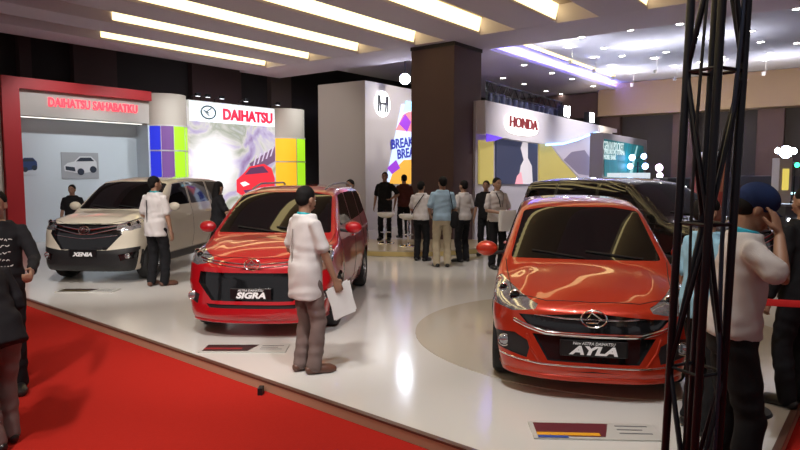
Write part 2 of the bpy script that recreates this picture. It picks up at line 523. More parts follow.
def M_car(paint):
    return dict(paint=paint, black=mat('black_plastic', (0.012, 0.012, 0.013), 0.45), gloss=mat('gloss_black', (0.008, 0.008, 0.009), 0.12, coat=0.6),
        glass=mat('tinted_glass', (0.002, 0.0025, 0.003), 0.03, spec=0.62), chrome=mat('chrome', (0.82, 0.82, 0.84), 0.09, metal=1.0),
        lamp=mat('headlight_lens', (0.42, 0.43, 0.46), 0.12, metal=0.75, coat=1.0, noise=0.7, nscale=22), tyre=mat('tyre_rubber', (0.015, 0.015, 0.016), 0.8),
        rim=mat('alloy', (0.42, 0.43, 0.45), 0.25, metal=0.9), metal=mat('steel', (0.3, 0.3, 0.31), 0.35, metal=1.0), plate=mat('plate_black', (0.006, 0.006, 0.007), 0.3),
        white_print=mat('white_print', (0.85, 0.85, 0.86), 0.5), tail=mat('tail_lens', (0.35, 0.01, 0.01), 0.1, coat=1.0), amber=mat('amber_lens', (0.8, 0.3, 0.02), 0.15))
def paint(name, c, rough=0.3, metal=0.25):
    return mat(name, c, rough, metal=metal, coat=1.0)
RED = paint('red_paint', (0.42, 0.004, 0.010), 0.32, 0.1)
ORG = paint('orange_red_paint', (0.48, 0.032, 0.010), 0.30, 0.4)
WHT = paint('cream_white_paint', (0.62, 0.57, 0.46), 0.4, 0.0)
BLK = paint('black_paint', (0.012, 0.012, 0.014), 0.25, 0.2)

def lens_and_bulbs(root, hitf, M, spots, name='headlight'):
    hl = [c for c in root.children if c.name.startswith('headlight')]
    for (y, z, r) in spots:
        for sg in (1, -1):
            p = hitf(sg*y, z, -0.004)
            own = [h for h in hl if h.data.vertices[0].co.y*sg > 0] or [root]
            g = G(); ring(g, p + Vector((.006, 0, 0)), r, r, .007, 20, tilt=.3)
            b = mk('headlight_bezel', g, M['chrome'], own[0], smooth=True)
            mk('projector_lens', G().ell(p, (0.016, r*.9, r*.9), 16, 10), M['glass'], own[0], smooth=True)
def fogs(root, hitf, M, y, z, r):
    for sg in (1, -1):
        p = hitf(sg*y, z, 0.0)
        g = G().ell(p + Vector((0.006, 0, 0)), (0.014, r, r), 20, 10)
        o = mk('fog_lamp', g, M['lamp'], root, smooth=True)
        g = G(); ring(g, p + Vector((0.008, 0, 0)), r*1.12, r*1.12, 0.006, 22, tilt=0.1)
        mk('fog_lamp_ring', g, M['chrome'], o, smooth=True)

# ---- small hatchback, front centre of the picture
AYLA = dict(L=3.66, W=1.61, zb=0.16, wb=2.455, front_axle=0.70, wr=0.29,
    hood=[(0, .735), (.1, .765), (.3, .835), (.6, .915), (.9, .975), (1.2, 1.0), (2.4, 1.03), (3.4, 1.05), (3.66, 1.0)],
    nose=[(.15, .035), (.24, .0), (.34, .01), (.5, .02), (.60, .03), (.70, .06), (.76, .12), (.85, .33), (.95, .60)],
    rear=[(.15, .06), (.3, .0), (.6, .02), (.8, .06), (1.0, .10), (1.1, .12)],
    side=[(.15, .075), (.25, .05), (.4, .02), (.6, .0), (.75, .004), (.9, .035), (1.0, .07), (1.1, .11)],
    roof=[(1.3, 1.38), (1.6, 1.462), (2.0, 1.512), (2.5, 1.52), (3.0, 1.50), (3.6, 1.43)],
    crease=lambda s: 0.80 + 0.03*s, plan=(0.05, 0.9, 0.07, 0.8), crown=0.10, ridge=0.018, fc=0.34, fp=3.4,
    wind=((.86, .965), (1.66, 1.47)), back=((3.30, 1.45), (3.58, 1.05)), belt=1.0, belt_in=0.075, tumble=0.34,
    wind_glass=[(0.9, 1.0), (1.6, 1.43)], mirror=(1.22, 1.04), handles=[(2.02, .90), (2.85, .92)], spokes=7,
    hood_line=[(.14, 0), (.16, .35), (.30, .62), (.95, .70)],
    cuts=[
        ('hood', 'top', [[(.02, -.44), (.30, -.60), (.94, -.68), (.90, 0), (.94, .68), (.30, .60), (.02, .44)]], 'paint', 0, False),
        ('windshield', 'front', [[(-.655, .995), (.655, .995), (.60, 1.20), (.545, 1.395), (.30, 1.432), (-.30, 1.432), (-.545, 1.395), (-.60, 1.20)]], 'glass', -0.003, False),
        ('cowl', 'front', [[(-.66, .962), (.66, .962), (.66, .995), (-.66, .995)]], 'black', 0, False),
        ('grille', 'front', [[(-.50, .735), (-.25, .715), (.25, .715), (.50, .735), (.62, .70), (.50, .585), (.38, .545), (-.38, .545), (-.50, .585), (-.62, .70)]], 'gloss', -0.02, False),
        ('headlight', 'front', [[(.44, .70), (.42, .735), (.76, .885), (.80, .84), (.79, .70), (.62, .665)]], 'lamp', -0.004, True),
        ('lower_intake', 'front', [[(-.46, .515), (.46, .515), (.34, .315), (-.34, .315)]], 'gloss', -0.03, False),
        ('fog_bezel', 'front', [[(.47, .44), (.60, .50), (.80, .47), (.80, .36), (.50, .315)]], 'black', -0.008, True),
        ('lip_gap', 'front', [[(-.80, .292), (-.4, .272), (.4, .272), (.80, .292), (.80, .262), (.4, .242), (-.4, .242), (-.80, .262)]], 'black', -0.006, False),
        ('window', 'side', [[(1.32, 1.055), (1.78, 1.405), (2.17, 1.43), (2.19, 1.055)], [(2.26, 1.055), (2.25, 1.43), (2.80, 1.415), (3.05, 1.28), (3.12, 1.07)]], 'glass', -0.003, True),
        ('front_door', 'side', [[(1.10, .96), (1.16, .34), (2.16, .34), (2.22, .80), (2.22, 1.0)]], 'paint', 0, True),
        ('rear_door', 'side', [[(2.235, 1.0), (2.235, .8), (2.18, .34), (2.72, .34), (3.02, .72), (3.04, 1.0)]], 'paint', 0, True),
        ('side_skirt', 'side', [[(1.06, .19), (2.76, .19), (2.76, .30), (1.06, .30)]], 'paint', -0.004, True),
        ('rear_window', 'back', [[(-.5, 1.12), (.5, 1.12), (.46, 1.38), (-.46, 1.38)]], 'glass', -0.003, False),
        ('tail_light', 'back', [[(.52, .78), (.80, .78), (.80, 1.02), (.58, 1.02)]], 'tail', -0.003, True),
    ],
    strips=[('chrome_bar', [(-.60, .60), (-.50, .565), (-.36, .530), (0, .522), (.36, .530), (.50, .565), (.60, .60)], .016, 'chrome', .004, False),
        ('grille_bar', [(-.52, .665), (-.2, .645), (.2, .645), (.52, .665)], .006, 'chrome', -.01, False),
        ('lip_trim', [(-.72, .305), (-.4, .285), (.4, .285), (.72, .305)], .007, 'chrome', .004, False),
        ('splitter', [(-.74, .185), (-.5, .185), (0, .18), (.5, .185), (.74, .185)], .022, 'paint', .012, False),
        ('bumper_blade', [(.40, .30), (.47, .40), (.50, .50)], .012, 'paint', .0, True)],
    seams=[[(1.06, 1.0), (1.12, .5), (1.16, .33), (2.16, .33), (2.22, .55), (2.225, 1.0), (2.215, 1.44)], [(2.16, .33), (2.70, .33), (3.0, .68), (3.06, 1.0), (3.1, 1.2)], [(.50, .70), (.55, .60), (.60, .52)]])

# ---- small MPV (red)
SIGRA = dict(L=4.07, W=1.655, zb=0.18, wb=2.525, front_axle=0.78, wr=0.30,
    hood=[(0, .82), (.1, .86), (.3, .94), (.6, 1.005), (.9, 1.045), (1.2, 1.06), (2.4, 1.07), (3.7, 1.08), (4.07, 1.04)],
    nose=[(.15, .05), (.26, .0), (.36, .0), (.5, .03), (.65, .05), (.78, .08), (.86, .15), (.93, .30), (1.05, .60)],
    rear=[(.15, .06), (.3, .0), (.6, .02), (.8, .05), (1.0, .08), (1.1, .10)],
    side=[(.15, .075), (.25, .045), (.4, .02), (.6, .0), (.8, .004), (.95, .03), (1.05, .06), (1.2, .1)],
    roof=[(1.4, 1.45), (1.7, 1.545), (2.1, 1.595), (2.8, 1.60), (3.5, 1.58), (4.05, 1.52)],
    crease=lambda s: 0.84 + 0.025*s, plan=(0.05, 0.9, 0.05, 0.6), crown=0.09, ridge=0.016, fc=0.34, fp=3.4,
    wind=((.88, 1.02), (1.70, 1.555)), back=((3.85, 1.53), (4.02, 1.08)), belt=1.05, belt_in=0.07, tumble=0.28,
    wind_glass=[(0.9, 1.065), (1.6, 1.43)], mirror=(1.26, 1.10), handles=[(2.10, .93), (2.98, .95)], spokes=5,
    hood_line=[(.16, 0), (.18, .35), (.34, .64), (.98, .73)], rd=0.03,
    cuts=[
        ('hood', 'top', [[(.02, -.46), (.32, -.63), (.96, -.71), (.92, 0), (.96, .71), (.32, .63), (.02, .46)]], 'paint', 0, False),
        ('windshield', 'front', [[(-.685, 1.06), (.685, 1.06), (.635, 1.27), (.585, 1.48), (.30, 1.518), (-.30, 1.518), (-.585, 1.48), (-.635, 1.27)]], 'glass', -0.003, False),
        ('cowl', 'front', [[(-.69, 1.02), (.69, 1.02), (.69, 1.06), (-.69, 1.06)]], 'black', 0, False),
        ('grille', 'front', [[(-.58, .86), (-.2, .80), (.2, .80), (.58, .86), (.62, .82), (.30, .745), (-.30, .745), (-.62, .82)]], 'gloss', -0.012, False),
        ('headlight', 'front', [[(.44, .82), (.46, .865), (.80, .975), (.84, .93), (.82, .80), (.66, .775)]], 'lamp', -0.004, True),
        ('lower_intake', 'front', [[(-.60, .715), (.60, .715), (.62, .60), (.44, .42), (-.44, .42), (-.62, .60)]], 'gloss', -0.035, False),
        ('bumper_slot', 'front', [[(-.50, .385), (.50, .385), (.46, .345), (-.46, .345)]], 'black', -0.015, False),
        ('fog_bezel', 'front', [[(.60, .47), (.80, .52), (.84, .44), (.62, .37)]], 'black', -0.01, True),
        ('window', 'side', [[(1.34, 1.115), (1.80, 1.475), (2.21, 1.50), (2.23, 1.115)], [(2.30, 1.115), (2.29, 1.50), (3.10, 1.50), (3.14, 1.125)], [(3.22, 1.13), (3.18, 1.50), (3.66, 1.48), (3.80, 1.16)]], 'glass', -0.003, True),
        ('front_door', 'side', [[(1.14, 1.0), (1.20, .36), (2.20, .36), (2.26, .80), (2.26, 1.05)]], 'paint', 0, True),
        ('rear_door', 'side', [[(2.275, 1.05), (2.275, .8), (2.22, .36), (2.86, .36), (3.16, .74), (3.18, 1.05)]], 'paint', 0, True),
        ('rear_window', 'back', [[(-.55, 1.15), (.55, 1.15), (.5, 1.46), (-.5, 1.46)]], 'glass', -0.003, False),
        ('tail_light', 'back', [[(.62, .82), (.84, .82), (.84, 1.2), (.64, 1.2)]], 'tail', -0.003, True),
    ],
    strips=[('chrome_bar', [(-.62, .855), (-.45, .83), (-.12, .80), (.12, .80), (.45, .83), (.62, .855)], .011, 'chrome', .003, False),
        ('grille_bar', [(-.58, .825), (-.3, .785), (-.1, .765), (.1, .765), (.3, .785), (.58, .825)], .008, 'chrome', .002, False),
        ('splitter', [(-.74, .20), (-.5, .20), (0, .195), (.5, .20), (.74, .20)], .018, 'paint', .006, False)],
    seams=[[(1.10, 1.05), (1.16, .5), (1.20, .35), (2.20, .35), (2.26, .6), (2.265, 1.1), (2.255, 1.52)], [(2.20, .35), (2.84, .35), (3.14, .70), (3.19, 1.1), (3.15, 1.52)]])

# ---- larger MPV (white / black)
XENIA = dict(L=4.19, W=1.66, zb=0.20, wb=2.655, front_axle=0.72, wr=0.32,
    hood=[(0, .93), (.1, .985), (.3, 1.05), (.6, 1.10), (.9, 1.13), (1.2, 1.14), (2.4, 1.13), (3.8, 1.14), (4.19, 1.10)],
    nose=[(.15, .06), (.3, .0), (.5, .0), (.62, .03), (.8, .05), (.9, .08), (.98, .16), (1.05, .30), (1.15, .6)],
    rear=[(.15, .06), (.3, .0), (.6, .02), (.8, .05), (1.0, .08), (1.1, .10)],
    side=[(.15, .07), (.28, .04), (.45, .015), (.65, .0), (.85, .004), (1.0, .03), (1.1, .05), (1.3, .1)],
    roof=[(1.3, 1.50), (1.7, 1.64), (2.1, 1.685), (2.8, 1.695), (3.6, 1.67), (4.15, 1.61)],
    crease=lambda s: 0.90 + 0.02*s, plan=(0.04, 0.8, 0.05, 0.6), crown=0.08, ridge=0.02, fc=0.24, fp=4.0,
    wind=((.92, 1.10), (1.68, 1.645)), back=((4.0, 1.62), (4.14, 1.15)), belt=1.12, belt_in=0.065, tumble=0.25,
    wind_glass=[(0.95, 1.145), (1.6, 1.5)], mirror=(1.26, 1.18), handles=[(2.12, .98), (3.0, 1.0)], spokes=5,
    hood_line=[(.14, 0), (.16, .4), (.30, .66), (.98, .74)], rd=0.03,
    cuts=[
        ('hood', 'top', [[(.02, -.50), (.30, -.64), (.98, -.72), (.94, 0), (.98, .72), (.30, .64), (.02, .50)]], 'paint', 0, False),
        ('windshield', 'front', [[(-.695, 1.145), (.695, 1.145), (.65, 1.36), (.605, 1.57), (.30, 1.605), (-.30, 1.605), (-.605, 1.57), (-.65, 1.36)]], 'glass', -0.003, False),
        ('cowl', 'front', [[(-.70, 1.10), (.70, 1.10), (.70, 1.145), (-.70, 1.145)]], 'black', 0, False),
        ('lower_bumper', 'front', [[(-.86, .60), (-.40, .55), (-.40, .18), (-.86, .18)], [(-.40, .55), (.40, .55), (.40, .18), (-.40, .18)], [(.40, .55), (.86, .60), (.86, .18), (.40, .18)]], 'black', -0.004, False),
        ('grille', 'front', [[(-.56, .955), (.56, .955), (.60, .80), (.38, .555), (-.38, .555), (-.60, .80)]], 'gloss', -0.03, False),
        ('headlight', 'front', [[(.52, .86), (.50, .945), (.80, 1.065), (.84, 1.02), (.83, .90), (.70, .85)]], 'lamp', -0.004, True),
        ('fog_bezel', 'front', [[(.55, .48), (.78, .52), (.80, .42), (.58, .38)]], 'gloss', -0.01, True),
        ('window', 'side', [[(1.36, 1.185), (1.76, 1.565), (2.23, 1.59), (2.25, 1.185)], [(2.32, 1.185), (2.31, 1.59), (3.14, 1.59), (3.18, 1.195)], [(3.26, 1.20), (3.22, 1.59), (3.80, 1.57), (3.92, 1.23)]], 'glass', -0.003, True),
        ('front_door', 'side', [[(1.12, 1.05), (1.18, .38), (2.22, .38), (2.28, .80), (2.28, 1.12)]], 'paint', 0, True),
        ('rear_door', 'side', [[(2.295, 1.12), (2.295, .8), (2.24, .38), (2.92, .38), (3.20, .78), (3.22, 1.12)]], 'paint', 0, True),
        ('side_skirt', 'side', [[(1.10, .22), (3.0, .22), (3.0, .36), (1.10, .36)]], 'black', -0.003, True),
        ('rear_window', 'back', [[(-.55, 1.22), (.55, 1.22), (.5, 1.55), (-.5, 1.55)]], 'glass', -0.003, False),
        ('tail_light', 'back', [[(.64, .85), (.84, .85), (.84, 1.35), (.68, 1.35)]], 'tail', -0.003, True),
    ],
    strips=[('chrome_bar', [(-.66, .97), (-.45, .925), (-.14, .875), (.14, .875), (.45, .925), (.66, .97)], .014, 'chrome', .002, False),
        ('grille_bar', [(-.60, .90), (-.4, .86), (-.12, .80), (.12, .80), (.4, .86), (.60, .90)], .009, 'chrome', -.004, False),
        ('grille_bar', [(-.52, .78), (-.1, .73), (.1, .73), (.52, .78)], .005, 'chrome', -.02, False)],
    seams=[[(1.08, 1.1), (1.14, .5), (1.18, .37), (2.22, .37), (2.28, .6), (2.285, 1.16), (2.275, 1.61)], [(2.22, .37), (2.90, .37), (3.18, .74), (3.23, 1.16), (3.19, 1.61)]])

def car(P, name, label, px_nose, axis, paintm, group=None, **kw):
    """nose point (X, Y) on the ground, axis = front->rear unit direction"""
    a = Vector((axis[0], axis[1], 0)).normalized()
    c = Vector((px_nose[0], px_nose[1], 0)) + a*P['L']/2
    rz = math.atan2(-a.y, -a.x)
    root = empty(name, c, rz, label, 'car', group)
    M = M_car(paintm)
    out, hitf, hits = build_car(P, root, M)
    return root, hitf, hits, M

r, hitf, hits, M = car(AYLA, 'hatchback_car', 'orange-red small hatchback facing the camera beside the black truss tower, black plate reading AYLA', (1.48, 4.64), (0.2, 0.98), ORG)
lens_and_bulbs(r, hitf, M, [(.60, .765, .045), (.70, .80, .035)])
fogs(r, hitf, M, .68, .415, .042)
emblem(hitf(0, .655, .012), .19, .125, r, M, tilt=.25)
name_plate(AYLA, hitf, r, M, .43, .50, .125, 'AYLA', 'New ASTRA DAIHATSU')
r, hitf, hits, M = car(SIGRA, 'minivan_car', 'bright red compact minivan behind the man holding papers, black plate reading SIGRA', (-1.57, 6.42), (0.065, 1.0), RED)
lens_and_bulbs(r, hitf, M, [(.66, .87, .04), (.74, .89, .03)])
fogs(r, hitf, M, .71, .44, .04)
emblem(hitf(0, .80, .014), .17, .115, r, M, tilt=.25)
name_plate(SIGRA, hitf, r, M, .50, .44, .12, 'SIGRA', 'ASTRA DAIHATSU')
g = G()
for sg in (1, -1):
    g.tube([hits(1.75, 1.50, sg) + Vector((0, -sg*.10, .06)), hits(2.2, 1.53, sg) + Vector((0, -sg*.09, .09)), hits(3.4, 1.53, sg) + Vector((0, -sg*.09, .085)), hits(3.75, 1.48, sg) + Vector((0, -sg*.08, .07))], .013, n=8)
mk('roof_rail', g, M['metal'], r, smooth=True)
r, hitf, hits, M = car(XENIA, 'minivan_car', 'cream-white minivan parked before the grey booth wall, plate reading XENIA', (-5.0, 9.70), (0.10, 0.995), WHT)
lens_and_bulbs(r, hitf, M, [(.66, .94, .04), (.75, .97, .035)])
fogs(r, hitf, M, .68, .455, .035)
emblem(hitf(0, .86, .014), .18, .12, r, M, tilt=.2)
name_plate(XENIA, hitf, r, M, .50, .46, .12, 'XENIA', '')
r, hitf, hits, M = car(XENIA, 'minivan_car', 'glossy black minivan standing crosswise behind the orange-red hatchback', (4.88, 8.3), (-0.50, 0.87), BLK)
lens_and_bulbs(r, hitf, M, [(.66, .94, .04), (.75, .97, .035)])
fogs(r, hitf, M, .68, .455, .035)
emblem(hitf(0, .86, .014), .18, .12, r, M, tilt=.2)
# ------------------------------------------------------------ people
SKIN = [mat('skin_a', (0.30, 0.165, 0.105), 0.5), mat('skin_b', (0.36, 0.21, 0.14), 0.5)]
HAIR = mat('black_hair', (0.008, 0.007, 0.007), 0.75, spec=0.15)
EYEW = mat('eye_white', (0.7, 0.68, 0.65), 0.2); EYEB = mat('iris_brown', (0.03, 0.015, 0.01), 0.15); LIP = mat('lips', (0.30, 0.11, 0.09), 0.5)
def cloth(name, c, n=0.12): return mat(name, c, 0.85, noise=n, nscale=5, bump=0.15, bscale=500, spec=0.2)
def ik(a, b, l1, l2, hint):
    a = Vector(a); b = Vector(b); d = b - a; L = d.length
    if L > (l1+l2)*0.999: b = a + d.normalized()*(l1+l2)*0.999; d = b - a; L = d.length
    x = (l1*l1 - l2*l2 + L*L)/(2*L); h = math.sqrt(max(l1*l1 - x*x, 0))
    dn = d.normalized(); hv = Vector(hint); hv = (hv - dn*hv.dot(dn)).normalized()
    return a + dn*x + hv*h, b
def lerp(a, b, t): return Vector(a)*(1-t) + Vector(b)*t

def hand(g, w, d, n, curl, thumb_in, k=1.0, side=1, spread=0.12):
    """w wrist, d direction to fingers, n direction the palm faces; side=+1 right hand"""
    d = Vector(d).normalized(); n = Vector(n); n = (n - d*n.dot(d)).normalized()
    s = d.cross(n)*side                      # towards the thumb
    g.tube([w - d*.01, w + d*.03*k, w + d*.065*k, w + d*.092*k], [.026*k, .034*k, .041*k, .040*k], n=12, side=s, flat=[.75, .5, .4, .36])
    specs = [(.030, .074, .0), (.010, .082, .06), (-.011, .076, .03), (-.031, .060, -.06)]
    for i, (o, L, _) in enumerate(specs):
        p = w + d*(.088*k) + s*o*k
        dd = (d + s*(o/.03)*spread*.5).normalized(); c = curl if not hasattr(curl, '__len__') else curl[i]
        pts = [p - dd*.02*k, p]; an = 0
        for j, seg in enumerate((.45, .30, .25)):
            an += c*(0.8 if j == 0 else 1.0)
            p = p + (dd*math.cos(an) + n*math.sin(an))*L*seg*k
            pts.append(p)
        g.tube(pts, [.0095*k, .0095*k, .009*k, .0085*k, .0070*k], n=8)
    p = w + d*.022*k + s*.024*k
    t1 = (s*.75 + d*.6 + n*.25).normalized(); t2 = (s*(.35-thumb_in*.5) + d*.8 + n*(.25+thumb_in*.5)).normalized()
    g.tube([p - t1*.01*k, p + t1*.034*k, p + t1*.034*k + t2*.030*k, p + t1*.034*k + t2*.055*k], [.015*k, .0125*k, .0105*k, .0085*k], n=8)

def person(loc, yaw, h, top, bottom, label, group=None, skin=0, arms=None, legs=None, lean=0.0, turn=0.0, nod=0.0, sleeves='short',
           shoes=None, vox=0.010, hem=.84, build=1.0, hair='short', female=False, hip_z=.92, face=True, twist=0.0, name='person', belt=None, tuck=False, hidden_feet=False):
    k = h/1.70
    root = empty(name, loc, yaw, label, 'person', group)
    sk = SKIN[skin]
    hipc = Vector((0, 0, hip_z))
    tw = Matrix.Rotation(twist, 4, 'Z')
    Mu = Matrix.Translation(hipc) @ tw @ Matrix.Rotation(-lean, 4, 'X') @ Matrix.Translation(-Vector((0, 0, .92)))   # upper body frame
    U = lambda x, y, z: Mu @ Vector((x, y, z))
    sw = .172*build if not female else .150
    sh = {1: U(sw, -.005, 1.372), -1: U(-sw, -.005, 1.372)}
    arms = arms or {}; legs = legs or {}
    A = {}
    for sg in (1, -1):
        a = arms.get(sg, {})
        tgt = a.get('wrist', (.25, .06, .86)); t = Vector((tgt[0]*(sg if 'abs' not in a else 1), tgt[1], tgt[2]))
        t = Mu @ t if a.get('local', True) else t
        hint = a.get('hint', (.35, -1, 0)); hv = (Mu.to_3x3() @ Vector((hint[0]*sg, hint[1], hint[2])))
        e, w = ik(sh[sg], t, .285, .245, hv)
        if 'elbow' in a: e = Mu @ Vector((a['elbow'][0]*sg, a['elbow'][1], a['elbow'][2])); w = t
        A[sg] = (sh[sg], e, w, a)
    Lg = {}
    for sg in (1, -1):
        l = legs.get(sg, {})
        f = l.get('foot', (.10, 0.0, .085)); hp = hipc + tw.to_3x3() @ Vector((sg*.088, 0, -.03))
        t = Vector((f[0]*sg, f[1], f[2]))
        kn, an = ik(hp, t, .418, .396, l.get('hint', (0.15*sg, 1, 0)))
        Lg[sg] = (hp, kn, an, l)
    # ---- body
    g = G()
    bx = build
    torso = [(.84, .10, .08, 0), (.90, .155, .105, -.005), (.97, .158, .108, -.008), (1.07, .135, .092, 0), (1.18, .145, .098, .005), (1.29, .160*bx, .105, .005), (1.36, .165*bx, .095, 0), (1.41, .125*bx, .075, -.005), (1.445, .07, .06, -.008)]
    def tor(grow=0.0, z0=.80, z1=1.5, flare=0.0, p=2.4, n=28, scale=1.0):
        secs = []
        gg = G()
        for z, wx, wy, yo in torso:
            if z < z0 or z > z1: continue
            secs.append(((0, yo, z), (wx+grow)*scale, (wy+grow)*scale))
        gg.loft(secs, n=n, p=p); gg.xf(Mu); return gg
    g.join(tor())
    nb = U(0, -.005, 1.43); hd = U(0, .022, 1.585)
    Rh = (Mu.to_3x3() @ Matrix.Rotation(-turn, 3, 'Z') @ Matrix.Rotation(-nod, 3, 'X'))
    hb = U(0, .002, 1.50)
    Hm = Matrix.Translation(hb) @ Rh.to_4x4()
    Hp = lambda x, y, z: Hm @ Vector((x, y, z))
    g.tube([nb - Vector((0, 0, .03)), lerp(nb, hb, .5), hb + Vector((0, 0, .03))], [.062, .056, .054], n=14)
    g.ell(Hp(0, -.002, .105), (.074, .092, .088), 22, 16, Rh)                  # cranium
    g.ell(Hp(0, .028, .055), (.062, .066, .075), 20, 14, Rh)                    # face
    g.ell(Hp(0, .052, .005), (.040, .038, .028), 16, 10, Rh)                    # jaw / chin
    g.tube([Hp(0, .088, .085), Hp(0, .100, .062), Hp(0, .112, .043), Hp(0, .100, .036)], [.009, .010, .0125, .010], n=8)
    g.ell(Hp(0, .082, .100), (.046, .014, .010), 12, 8, Rh)                     # brow
    g.ell(Hp(0, .091, .013), (.024, .012, .012), 12, 8, Rh)                     # mouth mound
    for sg in (1, -1):
        g.ell(Hp(sg*.076, -.002, .070), (.010, .020, .032), 10, 10, Rh)
        g.ell(Hp(sg*.040, .062, .052), (.020, .020, .020), 10, 8, Rh)
    for sg in (1, -1):
        s0, e, w, a = A[sg]
        g.tube([lerp(s0, U(0, 0, 1.36), .35), s0, lerp(s0, e, .3), lerp(s0, e, .8), e, lerp(e, w, .25), lerp(e, w, .7), w],
               [.036, .045*bx, .045*bx, .040, .037, .038, .030, .0245], n=12)
        d = a.get('hand', None); d = (w - e).normalized() if d is None else (Mu.to_3x3() @ Vector((d[0]*sg, d[1], d[2]))).normalized()
        n = a.get('palm', (-1, 0, 0)); n = Mu.to_3x3() @ Vector((n[0]*sg, n[1], n[2]))
        hand(g, w, d, n, a.get('curl', .35), a.get('thumb', .3), 1.0, side=sg)
    for sg in (1, -1):
        hp, kn, an, l = Lg[sg]
        g.tube([hp + Vector((0, 0, .05)), hp, lerp(hp, kn, .4), kn, lerp(kn, an, .25), lerp(kn, an, .7), an], [.07, .082, .072, .053, .054, .040, .034], n=12)
        g.tube([an, an + Vector((sg*.01, .06, -.045)), an + Vector((sg*.015, .13, -.055))], [.034, .036, .028], n=10, flat=.7)
    mods = [('REMESH', dict(mode='VOXEL', voxel_size=vox)), ('SMOOTH', dict(factor=0.5, iterations=3))]
    S = Matrix.Scale(k, 4)
    body = mk_eval('body', g.xf(S), mods, sk, root)
    # ---- shirt
    def clothes(nm, gg, m, v=.011, wr=.010, it=4, parent=root):
        me = evaluated(gg.xf(S), [('REMESH', dict(mode='VOXEL', voxel_size=v)), ('SMOOTH', dict(factor=0.6, iterations=it))])
        # cloth folds: gentle displacement along the normal
        co_ = np.empty(len(me.vertices)*3); me.vertices.foreach_get('co', co_); co_ = co_.reshape(-1, 3)
        no_ = np.empty(len(me.vertices)*3); me.vertex_normals.foreach_get('vector', no_); no_ = no_.reshape(-1, 3)
        ph = random.random()*9
        X, Y, Z = co_[:, 0], co_[:, 1], co_[:, 2]
        w_ = np.sin(26*Z + 9*X + 5*np.sin(11*X+ph) + 4*np.sin(13*Y) + ph)*.5 + np.sin(17*X - 12*Y + 8*np.sin(9*Z + ph))*.5
        co_ += no_*(w_*wr*.45)[:, None]
        me.vertices.foreach_set('co', co_.ravel()); me.update()
        me.name = nm; me.materials.clear(); me.materials.append(m)
        me.polygons.foreach_set('use_smooth', [True]*len(me.polygons))
        o = bpy.data.objects.new(nm, me); COL.objects.link(o); o.parent = parent
        return o
    gg = G(); H = hem
    secs = []
    tt = [(z, wx, wy, yo) for z, wx, wy, yo in torso]
    def at(z):
        for i in range(len(tt)-1):
            if tt[i][0] <= z <= tt[i+1][0]:
                t = (z-tt[i][0])/(tt[i+1][0]-tt[i][0]); return [tt[i][j]*(1-t)+tt[i+1][j]*t for j in range(4)]
        return tt[0]
    z = H
    zs = [H + (1.45-H)*i/12 for i in range(13)]
    for z in zs:
        q = at(z) if z >= .9 else (z, .156, .108, -.005)
        loose = .020 if z < 1.30 else .014
        wx = max(q[1], .152 if z < 1.28 and not tuck else 0) + loose; wy = max(q[2], .104 if z < 1.2 and not tuck else 0) + loose
        if z < 1.02 and not tuck: wx = max(wx, .182); wy = max(wy, .138)
        if z > 1.40: wx = q[1] + .012; wy = q[2] + .010
        secs.append(((0, q[3], z), wx, wy))
    gg.loft(secs, n=30, p=2.2); gg.xf(Mu)
    for sg in (1, -1):
        s0, e, w, a = A[sg]
        base = lerp(s0, U(0, 0, 1.36), .35)
        if sleeves == 'short': gg.tube([base, s0, lerp(s0, e, .35), lerp(s0, e, .68), lerp(s0, e, .80)], [.046, .056*bx, .060*bx, .064, .066], n=14, caps=True)
        elif sleeves == 'long': gg.tube([base, s0, lerp(s0, e, .4), lerp(s0, e, .85), e, lerp(e, w, .3), lerp(e, w, .8), lerp(e, w, .94)], [.046, .055*bx, .055, .052, .050, .048, .040, .037], n=14)
        elif sleeves == 'rolled': gg.tube([base, s0, lerp(s0, e, .4), lerp(s0, e, .85), e, lerp(e, w, .25)], [.046, .055*bx, .055, .053, .051, .050], n=14)
    shirt = clothes('shirt', gg, top, v=.011 if vox < .012 else .016)
    gg = G().tube([U(.058*math.cos(t), .052*math.sin(t) - .004, 1.452 + .012*math.sin(-t)) for t in [2*PI*i/20 for i in range(21)]], .015, n=8, caps=False)
    # ---- trousers
    gt = G()
    hs = []
    for z, wx, wy in ((.80, .150, .105), (.86, .168, .120), (.93, .166, .118), (1.0, .152, .108), (1.03, .148, .104)): hs.append(((0, -.006, z-.92), wx, wy))
    gp = G().loft(hs, n=28, p=2.5); gp.xf(Matrix.Translation(hipc) @ tw @ Matrix.Rotation(-lean*.5, 4, 'X')); gt.join(gp)
    for sg in (1, -1):
        hp, kn, an, l = Lg[sg]
        cuff = lerp(kn, an, .93)
        gt.tube([hp + Vector((0, -.005, .04)), hp, lerp(hp, kn, .4), lerp(hp, kn, .85), kn, lerp(kn, an, .3), lerp(kn, an, .7), cuff, an + Vector((0, -.005, -.02))],
                [.088, .094, .088, .076, .074, .073, .070, .068, .069], n=16)
    clothes('trousers', gt, bottom, v=.011 if vox < .012 else .016, wr=.012)
    if belt: pass
    # ---- shoes
    for sg in (1, -1):
        hp, kn, an, l = Lg[sg]
        ft = l.get('toe', (.18*sg, 1)); fd = Vector((ft[0], ft[1], 0)).normalized(); zz = an.z - .085
        b = Vector((an.x, an.y, zz)) - fd*.055
        gs = G()
        gs.tube([b + Vector((0, 0, .042)), b + fd*.06 + Vector((0, 0, .046)), b + fd*.13 + Vector((0, 0, .040)), b + fd*.20 + Vector((0, 0, .032)), b + fd*.235 + Vector((0, 0, .026))],
                [.040, .043, .046, .046, .034], n=14, side=(0, 0, 1), flat=[1.0, .95, 1.1, 1.2, 1.2])
        gs.v = [(x, y, max(z, zz+.004)) for x, y, z in gs.v]
        gs.xf(S)
        mk('shoe', gs, shoes or mat('black_leather', (.012, .011, .011), .35), root, smooth=True)
